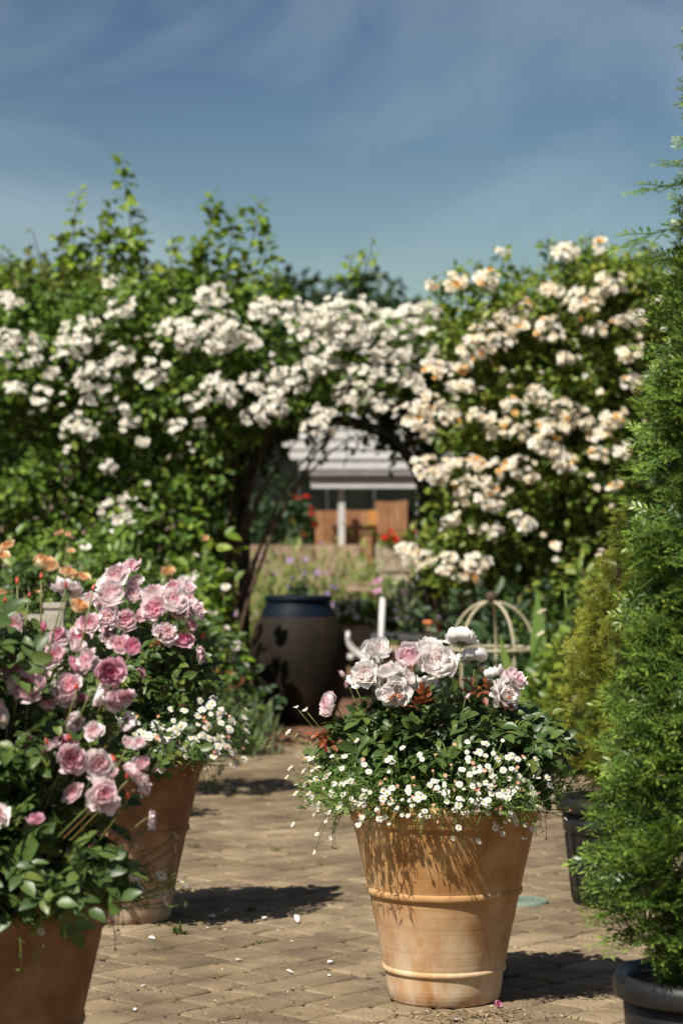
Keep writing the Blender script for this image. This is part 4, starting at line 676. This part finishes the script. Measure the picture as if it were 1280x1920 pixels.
# foliage lining the tunnel of the arch
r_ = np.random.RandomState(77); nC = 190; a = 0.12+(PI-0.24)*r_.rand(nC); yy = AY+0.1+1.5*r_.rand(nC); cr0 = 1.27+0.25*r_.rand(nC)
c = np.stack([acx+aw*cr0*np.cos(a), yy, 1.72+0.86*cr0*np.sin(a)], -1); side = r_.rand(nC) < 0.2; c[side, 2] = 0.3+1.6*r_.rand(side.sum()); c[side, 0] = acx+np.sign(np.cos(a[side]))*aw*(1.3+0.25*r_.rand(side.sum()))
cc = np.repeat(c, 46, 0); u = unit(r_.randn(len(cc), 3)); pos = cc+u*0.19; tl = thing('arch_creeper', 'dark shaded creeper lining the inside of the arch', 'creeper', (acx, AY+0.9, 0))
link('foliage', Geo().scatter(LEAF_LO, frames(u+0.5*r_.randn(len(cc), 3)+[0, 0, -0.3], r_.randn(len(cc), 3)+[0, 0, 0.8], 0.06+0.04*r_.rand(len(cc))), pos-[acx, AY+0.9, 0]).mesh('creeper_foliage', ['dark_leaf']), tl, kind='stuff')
s = Geo()
for k in range(10):
    sg = 1 if k % 3 == 0 else -1; x0 = sg*aw*(1.1+0.12*r_.rand()); y0 = -0.9+1.6*r_.rand(); s.tube(bez((x0, y0, 0), (x0*1.02, y0, 2.2), (sg*aw*(0.5+0.4*r_.rand()), y0+0.1, 2.62), 10), np.linspace(0.02, 0.007, 10), 6)
for k in range(26):                              # strands hanging into the opening
    aa = 0.5+2.1*r_.rand(); x = aw*math.cos(aa); z = 1.75+0.74*math.sin(aa); y0 = -0.7+0.5*r_.rand(); e = np.array([x+0.05*r_.randn(), y0, z-0.1-0.28*r_.rand()]); pth = bez((x, y0, z+0.1), (x+0.05, y0, z-0.05), e, 6); s.tube(pth, 0.004, 4)
    m_ = 16; ii = r_.rand(m_); cc = np.stack([np.interp(ii, np.linspace(0, 1, 6), pth[:, j]) for j in range(3)], -1); s.scatter(LEAF_LO, frames(r_.randn(m_, 3)+[0, 0, -0.6], r_.randn(m_, 3)+[0, -0.5, 0.3], 0.05+0.03*r_.rand(m_)), cc, 1)
link('stems', s.mesh('creeper_stems', ['bark', 'dark_leaf']), tl)

# ------------------------------------------------------------------ generic leafy plants
def plant(name, label, cat, px, Y, w, h, leaf, nleaf, lsize, z0=0.0, flowers=None, upright=0.0, tpl=LEAF_LO, seed=0, group=None, dome=True, stem='green_stem'):
    r = np.random.RandomState(seed+101); o = G(px, Y)+[0, 0, z0]; t = thing(name, label, cat, o, group)
    n = nleaf; u = unit(r.randn(n, 3)); u[:, 2] = np.abs(u[:, 2]); rr = r.rand(n)**0.4; lump = 1+0.2*np.sin(4*np.arctan2(u[:, 1], u[:, 0])+seed)+0.15*np.sin(7*u[:, 2]+seed)
    p = u*(rr*lump)[:, None]*[w/2, w/2, h] if dome else np.stack([(r.rand(n)-0.5)*w, (r.rand(n)-0.5)*min(w, 0.8), h*r.rand(n)], -1)
    d = unit(u*[1, 1, 0.3]*(1-upright)+0.5*r.randn(n, 3)*(1-0.6*upright)+[0, 0, upright*1.3]); g = Geo().scatter(tpl, frames(d, u+0.5*r.randn(n, 3)+[0, -0.3, 0.5], lsize*(0.6+0.8*r.rand(n))), p)
    link('foliage', g.mesh('plant_foliage', [leaf]), t, kind='stuff'); s = Geo()
    for k in range(8): e = p[r.randint(n)]; s.tube(bez((0.03*r.randn(), 0.03*r.randn(), 0), (e[0]*0.4, e[1]*0.4, e[2]*0.7), e, 5), 0.004, 4)
    if flowers:
        mat, nf, fs, kind = flowers; bg_ = bloom_geo(70+seed, SMALL if kind != 'spike' else BUD, 2, 2, 0.08, False); me = bg_.mesh('flower', [mat])
        for k in range(nf):
            uu = unit(r.randn(3)); uu[2] = abs(uu[2])*0.8+0.2; uu[1] = -abs(uu[1]) if r.rand() < 0.7 else uu[1]; q = uu*[w/2, w/2, h]*(1.0+0.12*r.rand()) if dome else np.array([(r.rand()-0.5)*w, (r.rand()-0.6)*min(w, 0.8), h*(0.75+0.45*r.rand())])
            f = unit(uu+0.3*r.randn(3)+[0, -0.4, 0.3]) if kind != 'spike' else unit(np.array([0.2*r.randn(), 0.2*r.randn(), 1])); link('flower', me, t, q, quat=face_quat(f, r.rand()*6), scale=fs*(0.7+0.6*r.rand())); s.tube(bez((q[0]*0.4, q[1]*0.4, 0.1*h), (q[0]*0.8, q[1]*0.8, q[2]*0.7), q-f*fs*0.2, 4), 0.003, 3)
    link('stems', s.mesh('plant_stems', [stem]), t); return t

# apricot roses and other plants left of the path
def bedding_rose(label, base, Y0, blooms, lobes, nleaf, extra, seed): return rose_bush(label, base, blooms, lobes, nleaf, soilz=0.0, Y0=Y0, extra=extra, canes=12, group='roses in the left bed', leafs=(0.09, 0.14))
AB = G(40, 12.6)
bedding_rose('apricot rose bush behind the pink roses at the left edge', AB, 12.6, [(84, 1057, 24, 0, (0.1, -0.3, 0.9), 'apricot', 0), (14, 1022, 15, 0.3, (0, -0.4, 0.8), 'apricot', 2), (5, 1040, 12, 0.2, (0, -0.6, 0.8), 'apricot', 1), (112, 1000, 10, 0.5, (0, -0.6, 0.8), 'apricot', 3), (128, 1003, 8, 0.5, (0.3, -0.6, 0.8), 'apricot', 3), (130, 1072, 17, -0.1, (0.1, -0.5, 0.8), 'apricot', 2), (155, 1080, 13, -0.1, (0.3, -0.5, 0.8), 'apricot', 1), (10, 1108, 14, -0.3, (0, -0.6, 0.8), 'apricot', 2), (22, 1152, 13, -0.3, (0, -0.7, 0.6), 'apricot', 1), (150, 1132, 20, -0.3, (0.2, -0.6, 0.7), 'apricot', 2)],
             [((0.0, 0, 0.9), (0.6, 0.45, 0.45)), ((-0.1, 0, 1.2), (0.4, 0.35, 0.25)), ((0.2, 0.1, 0.6), (0.5, 0.4, 0.4))], 240, 260, 0)
AB2 = G(330, 14.0)
bedding_rose('small apricot rose in the bed beside the arch', AB2, 14.0, [(314, 1072, 13, 0, (0, -0.5, 0.8), 'apricot', 0), (314, 1094, 13, 0, (0, -0.6, 0.8), 'apricot', 1), (345, 1086, 11, 0, (0.1, -0.6, 0.8), 'blush', 2), (358, 1087, 9, 0, (0.3, -0.6, 0.8), 'blush', 2), (385, 1010, 8, 0.3, (0, -0.6, 0.8), 'apricot', 3), (430, 1235, 9, 0, (0, -0.6, 0.6), 'blush', 1)],
             [((0.0, 0, 0.8), (0.42, 0.35, 0.42)), ((0.1, 0, 0.4), (0.4, 0.35, 0.35)), ((-0.15, 0, 1.1), (0.3, 0.25, 0.2))], 200, 180, 1)
plant('leafy_shrub', 'bright green leafy shrub at the left foot of the arch', 'shrub', 388, 17.6, 0.62, 1.3, 'shoot_leaf', 900, 0.1, flowers=('white_rose', 14, 0.035, 'r'), seed=1)
plant('leafy_shrub', 'green shrub with white flowers behind the pink roses', 'shrub', 230, 16.5, 1.5, 1.45, 'climber_leaf', 2400, 0.08, flowers=('white_rose', 16, 0.035, 'r'), seed=2)
plant('leafy_shrub', 'green shrub behind the apricot roses at the left edge', 'shrub', 20, 15.5, 1.6, 1.5, 'climber_leaf', 2200, 0.08, flowers=('apricot', 8, 0.04, 'r'), seed=3)
plant('lavender_plant', 'dark silvery lavender at the foot of the big jar', 'lavender', 452, 16.4, 0.55, 0.36, 'lavender_leaf', 520, 0.11, upright=0.75, tpl=NARROW, flowers=('lilac', 12, 0.018, 'spike'), seed=4)
wp = thing('timber_post', 'weathered grey timber post among the apricot roses', 'post', G(103, 11.6)); link('post_shaft', Geo().box((-0.045, -0.045, 0), (0.045, 0.045, 1.16)).mesh('post_shaft', ['grey_wood'], False), wp); link('post_cap', Geo().box((-0.052, -0.052, 1.162), (0.052, 0.052, 1.185)).mesh('post_cap', ['grey_wood'], False), wp)
link('rail', Geo().box((-0.9, -0.02, 1.03), (-0.047, 0.02, 1.13)).mesh('rail', ['grey_wood'], False), wp)
# rusty hoop support leaning behind the rear left pot
hp = thing('plant_support', 'rusty hoop plant support leaning beside the big jar', 'plant support', G(408, 16.6)); a = np.linspace(0, 2*PI, 33); rr = 0.19; ce = P(404, 1277, 16.6)-G(408, 16.6)
def hoop(c, rr, tilt): return np.stack([c[0]+rr*np.cos(a), c[1]+rr*np.sin(a)*math.cos(tilt), c[2]+rr*np.sin(a)*math.sin(tilt)], -1)
link('hoop', Geo().tube(hoop(ce, rr, 0.3), 0.009, 7).mesh('rust_hoop', ['rust']), hp); link('hoop', Geo().tube(hoop(ce+[0, 0, -0.2], rr*0.93, 0.2), 0.009, 7).mesh('rust_hoop', ['rust']), hp)
for k in range(4):
    b = 0.5+k*PI/2; q = ce+[rr*math.cos(b), rr*math.sin(b)*math.cos(0.3), rr*math.sin(b)*math.sin(0.3)]; link('leg', Geo().tube([q, q*[0.95, 0.95, 0.5], q*[0.9, 0.9, 0.0]], 0.008, 6).mesh('rust_leg', ['rust']), hp)

# ------------------------------------------------------------------ big dark jar
M['jar_brown'] = noisemat('jar_brown', [(0.3, (0.006, 0.0045, 0.003)), (0.55, (0.014, 0.0095, 0.005)), (0.78, (0.034, 0.021, 0.011))], 5, 0.75, 0.4, detail=8, spec=0.2)
M['jar_blue'] = noisemat('jar_blue', [(0.3, (0.0015, 0.004, 0.008)), (0.7, (0.002, 0.007, 0.015))], 6, 0.6, 0.2, spec=0.12)
JY = 18.4; J = G(559, JY); jar = thing('garden_jar', 'big dark brown jar with a blue glazed neck under the arch', 'jar', J)
jb = [(0, 0), (0.2, 0), (0.225, 0.01), (0.285, 0.12), (0.338, 0.28), (0.366, 0.45), (0.37, 0.58), (0.35, 0.72), (0.306, 0.83), (0.288, 0.862)]
def spline(pr, n=40):
    pr = np.array(pr); s_ = np.linspace(0, len(pr)-1, n); i = np.clip(s_.astype(int), 0, len(pr)-2); f = (s_-i)[:, None]; a0, a1, a2, a3 = pr[np.maximum(i-1, 0)], pr[i], pr[i+1], pr[np.minimum(i+2, len(pr)-1)]
    return 0.5*((2*a1)+(-a0+a2)*f+(2*a0-5*a1+4*a2-a3)*f**2+(-a0+3*a1-3*a2+a3)*f**3)
link('body', Geo().lathe(spline(jb), 56, 0, 0.006, 1).mesh('jar_body', ['jar_brown']), jar)
link('neck', Geo().lathe(spline([(0.292, 0.852), (0.278, 0.89), (0.252, 0.935), (0.238, 0.965), (0.232, 0.975)], 20), 56, 0, 0.006, 1).mesh('jar_neck', ['jar_blue']), jar)
link('rim', Geo().lathe(spline([(0.226, 0.968), (0.242, 0.972), (0.254, 0.985), (0.254, 1.002), (0.244, 1.014), (0.225, 1.013), (0.212, 1.0), (0.206, 0.95), (0.25, 0.8)], 30), 56, 0, 0.006, 1).mesh('jar_rim', ['jar_blue']), jar)

# ------------------------------------------------------------------ dome shaped plant support, right of the jar
DY = 16.2; DM = G(921, DY); dm = thing('dome_plant_support', 'cream metal dome plant support with ball finial behind the blush roses', 'plant support', DM); rD = 0.295; zs_ = CAMZ+(HOR-1222)*DY/F; zt = CAMZ+(HOR-1128)*DY/F
for k in range(5):
    b = 0.15+k*2*PI/5; s_ = np.linspace(0, 1, 14); th = s_*PI/2; pts = [(rD*1.02*math.cos(b), rD*1.02*math.sin(b), 0.0), (rD*math.cos(b), rD*math.sin(b), zs_*0.6)]+[(rD*math.cos(x)*math.cos(b), rD*math.cos(x)*math.sin(b), zs_+(zt-zs_)*math.sin(x)) for x in th[:-1]]
    link('upright', Geo().tube(pts, 0.0095, 8).mesh('upright', ['cream_iron']), dm)
for z in (zs_+0.02, zs_*0.42): link('hoop', Geo().tube(np.stack([(rD+0.012)*np.cos(a), (rD+0.012)*np.sin(a), np.full(33, z)], -1), 0.01, 8).mesh('dome_hoop', ['cream_iron']), dm)
th = np.linspace(-PI/2, PI/2, 12); link('finial', Geo().lathe(np.stack([0.038*np.cos(th)+0.001, zt+0.03+0.038*np.sin(th)], -1), 16).mesh('finial', ['bark']), dm)
r_ = np.random.RandomState(9)
for (px, Y, w, h, lab, sd, nl) in [(1075, 15.2, 0.6, 1.15, 'pale green rose shrub with a few peach blooms right of the dome support', 12, 900), (1150, 16.5, 0.9, 1.3, 'green shrub with peach blooms behind the golden yew', 13, 1200)]:
    plant('rose_shrub', lab, 'shrub', px, Y, w, h, 'peach_leaf', nl, 0.075, flowers=('peach_rose', 8, 0.035, 'r'), seed=sd)
plant('iris_clump', 'upright green iris leaves beside the dome support', 'iris', 1015, 15.6, 0.35, 0.66, 'fleabane_leaf', 22, 0.55, upright=0.96, tpl=NARROW, seed=14)
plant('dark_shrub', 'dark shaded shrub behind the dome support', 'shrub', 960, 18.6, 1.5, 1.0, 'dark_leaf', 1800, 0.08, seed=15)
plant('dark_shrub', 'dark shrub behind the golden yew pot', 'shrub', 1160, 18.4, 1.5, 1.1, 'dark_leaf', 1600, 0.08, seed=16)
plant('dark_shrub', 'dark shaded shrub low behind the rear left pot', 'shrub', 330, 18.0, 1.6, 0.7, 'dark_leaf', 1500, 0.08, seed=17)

# ------------------------------------------------------------------ seen through the arch: beds, furniture, building
r_ = np.random.RandomState(12)
for (px, Y, w, h, z0, leaf, fl, lab, nm, cat, up) in [
    (500, 24.5, 0.9, 0.72, 0.25, 'meadow_leaf', ('lilac', 8, 0.03, 'r'), 'pale green meadow plant left behind the jar', 'meadow_plant', 'plant', 0.6),
    (560, 25.0, 0.9, 0.78, 0.25, 'meadow_leaf', ('lilac', 14, 0.03, 'r'), 'pale meadow plant with lilac flowers right above the jar rim', 'meadow_plant', 'plant', 0.6),
    (620, 25.5, 0.9, 0.8, 0.25, 'meadow_leaf', ('lilac', 8, 0.03, 'r'), 'pale green feathery plant right behind the jar', 'meadow_plant', 'plant', 0.6),
    (680, 26.0, 0.8, 0.75, 0.25, 'meadow_leaf', None, 'yellow green plant before the wooden gate post', 'meadow_plant', 'plant', 0.5),
    (730, 24.0, 0.6, 0.62, 0.35, 'climber_leaf', ('magenta', 5, 0.05, 'r'), 'round green plant with pink flowers before the stone wall', 'flowering_plant', 'plant', 0.3),
    (780, 24.0, 0.6, 0.5, 0.4, 'lavender_leaf', ('magenta', 9, 0.04, 'r'), 'plant with mauve flowers under the peach roses', 'flowering_plant', 'plant', 0.4),
    (640, 23.0, 0.5, 0.5, 0.2, 'climber_leaf', ('magenta', 4, 0.03, 'r'), 'green plant with pink flower heads beside the jar rim', 'flowering_plant', 'plant', 0.3),
    (815, 20.9, 0.68, 0.46, 0.62, 'lavender_leaf', ('lilac', 46, 0.022, 'spike'), 'large grey green lavender with purple tips on the table', 'lavender_plant', 'lavender', 0.7),
    (885, 20.6, 0.5, 0.4, 0.62, 'lavender_leaf', ('lilac', 22, 0.022, 'spike'), 'second lavender with purple tips near the dome finial', 'lavender_plant', 'lavender', 0.7),
    (664, 21.6, 0.4, 0.22, 0.64, 'climber_leaf', ('white_rose', 34, 0.032, 'r'), 'white bedding flowers in the timber trough', 'bedding_plant', 'plant', 0.2),
    (745, 21.9, 0.36, 0.24, 0.62, 'climber_leaf', ('white_rose', 22, 0.03, 'r'), 'white bedding flowers behind the white chair', 'bedding_plant', 'plant', 0.2)]:
    plant(nm, lab, cat, px, Y, w, h*(1.3 if leaf == 'meadow_leaf' else 1), leaf, 900 if up > 0.4 else 420, 0.14 if leaf in ('meadow_leaf', 'lavender_leaf') else 0.07, z0=z0, flowers=fl, upright=up, tpl=NARROW if up > 0.4 else LEAF_LO, seed=int(px))
# timber trough with legs
tr = thing('timber_trough', 'weathered timber trough planted with white flowers', 'planter', G(664, 21.6))
for sg in (-1, 1): link('side_board', Geo().box((-0.24, sg*0.14-0.012, 0.5), (0.24, sg*0.14+0.012, 0.66)).mesh('side_board', ['old_wood'], False), tr); link('end_board', Geo().box((sg*0.24-0.014, -0.126, 0.5), (sg*0.24+0.012, 0.126, 0.655)).mesh('end_board', ['old_wood'], False), tr)
link('trough_soil', Geo().box((-0.224, -0.126, 0.505), (0.224, 0.126, 0.63)).mesh('trough_soil', ['soil'], False), tr)
for sx in (-1, 1):
    for sy in (-1, 1): link('leg', Geo().box((sx*0.2-0.03, sy*0.1-0.03, 0), (sx*0.2+0.03, sy*0.1+0.03, 0.498)).mesh('trough_leg', ['old_wood'], False), tr)
# white garden chair with curved arms
ch = thing('garden_chair', 'white painted garden chair behind the blush roses', 'chair', G(690, 20.2))
for sy in (-1, 1):
    link('back_post', Geo().tube([(0.1, sy*0.2, 0), (0.1, sy*0.2, 0.45), (0.12, sy*0.2, 0.94)], 0.02, 8).mesh('back_post', ['white_paint']), ch)
    link('front_leg', Geo().tube([(-0.3, sy*0.2, 0), (-0.3, sy*0.2, 0.22), (-0.29, sy*0.2, 0.44)], 0.018, 8).mesh('front_leg', ['white_paint']), ch)
    b = np.linspace(0, PI*0.55, 12); link('arm', Geo().tube(np.stack([0.1-0.27*np.sin(b), np.full(12, sy*0.22), 0.42+0.2*(1-np.cos(b))], -1), 0.02, 8).mesh('arm', ['white_paint']), ch)
for k in range(6): link('seat_slat', Geo().box((-0.32+k*0.07, -0.19, 0.445), (-0.265+k*0.07, 0.19, 0.463)).mesh('seat_slat', ['white_paint'], False), ch)
for k in range(3): link('back_slat', Geo().box((0.108+0.006*k, -0.178, 0.56+k*0.12), (0.126+0.006*k, 0.178, 0.62+k*0.12)).mesh('back_slat', ['white_paint'], False), ch)
# slate topped table carrying the lavenders and a small pot
tb = thing('garden_table', 'grey slab table holding lavender and a small orange pot', 'table', G(830, 20.7)); link('table_top', Geo().box((-0.62, -0.32, 0.58), (0.62, 0.32, 0.62)).mesh('table_top', ['slate'], False), tb)
for sx in (-1, 1):
    for sy in (-1, 1): link('leg', Geo().box((sx*0.55-0.03, sy*0.26-0.03, 0), (sx*0.55+0.03, sy*0.26+0.03, 0.578)).mesh('table_leg', ['slate'], False), tb)
sp = thing('small_pot', 'small orange terracotta pot before the lavender', 'plant pot', G(812, 20.45)+[0, 0, 0.622])
link('body', Geo().lathe([(0, 0), (0.05, 0), (0.075, 0.07), (0.078, 0.1), (0.06, 0.1)], 28).mesh('small_pot_body', ['small_terracotta']), sp); link('rim', Geo().lathe([(0.076, 0.088), (0.086, 0.09), (0.088, 0.118), (0.074, 0.12), (0.068, 0.09)], 28).mesh('small_pot_rim', ['small_terracotta']), sp)
# small dark topiary plant standing above the jar
plant('potted_plant', 'small dark round plant seen just above the jar rim', 'plant', 560, 23.4, 0.16, 0.2, 'dark_leaf', 160, 0.05, z0=0.84, seed=30)

BY = 30.0
def bxp(px0, px1, py0, py1, Y, d): # a box whose face, at Y, spans those bounds, d deep
    a_, b_ = P(px0, py1, Y), P(px1, py0, Y); return (a_[0], Y, a_[2]), (b_[0], Y+d, b_[2])
bo = G(650, BY); bd = thing('garden_building', 'low white timber garden shelter with dark glass behind the arch', 'building', bo)
def bpart(name, lo, hi, mat, parent=bd, o=bo): return link(name, Geo().box(np.array(lo)-o, np.array(hi)-o).mesh(name, [mat], False), parent)
bpart('fascia', *bxp(583, 1010, 893, 915, BY-1.4, 0.05), 'white_paint')
bpart('gutter', *bxp(578, 1010, 884, 891, BY-1.46, 0.1), 'grey_paint')
for k, (x0, y0, y1) in enumerate([(560, 866, 880), (542, 846, 861), (530, 827, 842), (560, 808, 823), (575, 789, 804), (590, 770, 785)]):   # stepped white louvre boards of the roof edge
    lo, hi = bxp(x0, 1010, y0, y1, BY-1.2+0.2*k, 0.06); bpart('roof_board', lo, hi, 'white_paint')
    bpart('roof_deck', (lo[0]+0.02, lo[1]+0.062, hi[2]-0.03), (hi[0], lo[1]+0.19, hi[2]-0.004), 'grey_paint')
for px, w in ((640, 6), (785, 4), (930, 6)): bpart('post', *bxp(px-w, px+w, 916, 1217, BY-1.3, 0.1), 'white_paint')
for (a_, b_) in ((470, 560), (563, 612), (615, 700), (703, 790), (793, 1000)): 
    w_ = bpart('window', *bxp(a_, b_, 830, 1030, BY+1.6, 0.04), 'dark_glass'); 
    link('frame', Geo().box(np.array(P(b_, 1030, BY+1.58))-bo, np.array(P(b_+3, 830, BY+1.66))-bo).mesh('window_frame', ['slate'], False), w_)
bpart('back_wall', *bxp(440, 1030, 1031, 1230, BY+1.6, 0.15), 'old_wood')
for k in range(5): bpart('wall_board', *bxp(704+k*12, 715+k*12, 938+3*R.rand(), 1029, BY+1.5, 0.05), 'plank')
# boarded gate
gt = thing('timber_gate', 'brown upright boarded timber gate under the white roof', 'gate', G(650, BY-1.0)); go = G(650, BY-1.0)
for k in range(7): bpart('board', *bxp(591+k*16.6, 606.8+k*16.6, 956+R.rand()*2, 1066, BY-1.0+0.004*R.rand(), 0.03), 'plank' if k < 6 else 'plank_orange', gt, go)
bpart('rail', *bxp(591, 700, 1050, 1062, BY-0.965, 0.04), 'plank', gt, go)
gp = thing('gate_post', 'reddish brown timber post standing before the gate', 'post', G(686, BY-1.2)); bpart('post_shaft', *bxp(675, 697, 1000, 1200, BY-1.2, 0.12), 'plank', gp, G(686, BY-1.2)); bpart('post_cap', *bxp(673.5, 698.5, 996, 999.6, BY-1.22, 0.15), 'plank', gp, G(686, BY-1.2))
sb = thing('sleeper_wall', 'raised bed wall of weathered timber sleepers behind the meadow plants', 'retaining wall', G(580, 28.6)); so = G(580, 28.6)
for k in range(6):
    for j in range(3): bpart('sleeper', *bxp(430+j*82+(k % 2)*14, 510+j*82+(k % 2)*14, 1022+k*29, 1049.5+k*29, 28.6+0.012*((k+j) % 3), 0.2), 'old_wood', sb, so)
st = thing('stone_wall', 'pale stone wall right of the gate post with red flowers on top', 'wall', G(800, 28.8)); so2 = G(800, 28.8)
for k in range(7):
    x = 704+(k % 2)*9-18
    while x < 960: w_ = 22+R.randint(18); bpart('stone', *bxp(max(x, 704), x+w_-1.5, 1020+k*26, 1044.5+k*26, 28.8+0.03*R.rand(), 0.22), 'stone', st, so2); x += w_
plant('red_geranium', 'red geranium on top of the stone wall', 'geranium', 730, 28.9, 0.26, 0.16, 'climber_leaf', 120, 0.06, z0=1.31, flowers=('red', 8, 0.035, 'r'), seed=40)
plant('red_geranium', 'red geranium on the wall close to the peach roses', 'geranium', 772, 28.9, 0.2, 0.16, 'climber_leaf', 100, 0.06, z0=1.31, flowers=('red', 8, 0.035, 'r'), seed=41)
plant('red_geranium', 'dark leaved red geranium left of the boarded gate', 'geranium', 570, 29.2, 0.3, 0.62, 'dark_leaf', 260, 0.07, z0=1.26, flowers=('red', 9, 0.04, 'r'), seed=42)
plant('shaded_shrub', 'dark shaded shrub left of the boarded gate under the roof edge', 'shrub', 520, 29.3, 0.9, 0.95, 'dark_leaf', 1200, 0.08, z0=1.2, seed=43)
tn = thing('low_bench', 'low timber bench among the meadow plants', 'bench', G(678, 25.2)); no = G(678, 25.2)
for j in range(2): bpart('seat_board', *bxp(648, 708, 1092+j*9, 1099+j*9, 25.2-0.16*j, 0.14), 'old_wood', tn, no)
for px in (655, 698): bpart('leg', *bxp(px-4, px+4, 1110, 1262, 25.22, 0.1), 'old_wood', tn, no)

# ------------------------------------------------------------------ hedges and trees behind
def hedge(label, poly, Y, depth, nclump, leaf, seed, stemx):
    o = np.array([P(stemx, 0, Y)[0], Y+depth/2, 0]); t = thing('tall_hedge', label, 'hedge', o); m, p = clumped(poly, Y, depth, nclump, 44, (0.2, 0.42), (0.1, 0.16), seed, yn=0.3); link('foliage', Geo().scatter(LEAF_LO, m, p-o).mesh('hedge_foliage', [leaf]), t, kind='stuff')
    s_ = Geo()
    for k in range(5): x = (k-2)*0.5; s_.tube([(x, 0, 0), (x+0.05, 0, 1.4), (x-0.1, 0, 3.0)], [0.06, 0.05, 0.02], 6)
    link('trunks', s_.mesh('hedge_trunks', ['bark']), t)
hedge('yellow green hedge rising behind the white roses on the left', [(-160, 520), (40, 525), (180, 530), (330, 540), (440, 545), (470, 600), (460, 760), (-160, 900)], 25.0, 1.2, 480, 'hedge_leaf', 51, 180)
hedge('yellow green hedge behind the peach roses on the right', [(755, 625), (800, 620), (900, 615), (1050, 590), (1300, 585), (1360, 900), (900, 900), (830, 760), (740, 640)], 24.5, 1.2, 420, 'hedge_leaf', 53, 1050)
def tree(label, px, pyt, Y, w, h0, seed):
    r = np.random.RandomState(seed); o = G(px, Y); H = P(px, pyt, Y)[2]; t = thing('pine_tree', label, 'tree', o, 'dark trees beyond the arch')
    trk = Geo().tube([(0, 0, -0.1), (0.1, 0, H*0.4), (0, 0, H*0.8), (0, 0, H*0.96)], [0.28, 0.22, 0.12, 0.03], 8); n = 60; cl = Geo()
    for k in range(n):
        z = H*(h0+(0.97-h0)*r.rand()); rad = w/2*math.sqrt(max(0.03, 1-((z/H-h0)/(1-h0))**1.5)); b = r.rand()*6.28; e = np.array([rad*math.cos(b)*(0.3+0.7*r.rand()), rad*math.sin(b)*(0.3+0.7*r.rand()), z])
        if k % 3 == 0: trk.tube(bez((0, 0, z*0.85), (e[0]*0.5, e[1]*0.5, z*0.92), e, 5), np.linspace(0.06, 0.015, 5), 5)
        m_ = 60; u = unit(r.randn(m_, 3)); cl.scatter(LEAF_LO, frames(u+0.5*r.randn(m_, 3), u+[0, 0, 0.6]+0.4*r.randn(m_, 3), 0.16+0.12*r.rand(m_)), e+u*[0.6, 0.6, 0.3]*(0.4+0.6*r.rand(m_, 1)))
    link('trunk', trk.mesh('tree_trunk', ['bark']), t); link('crown', cl.mesh('tree_crown', ['dark_leaf']), t, kind='stuff')
tree('dark tree top showing left above the arch', 555, 518, 46, 2.6, 0.25, 61); tree('dark tree top showing right above the arch', 680, 520, 48, 3.0, 0.25, 62); tree('dark tree low behind the building roof', 620, 575, 44, 3.4, 0.2, 63); tree('dark tree farther right behind the peach hedge', 760, 560, 47, 2.6, 0.2, 64)
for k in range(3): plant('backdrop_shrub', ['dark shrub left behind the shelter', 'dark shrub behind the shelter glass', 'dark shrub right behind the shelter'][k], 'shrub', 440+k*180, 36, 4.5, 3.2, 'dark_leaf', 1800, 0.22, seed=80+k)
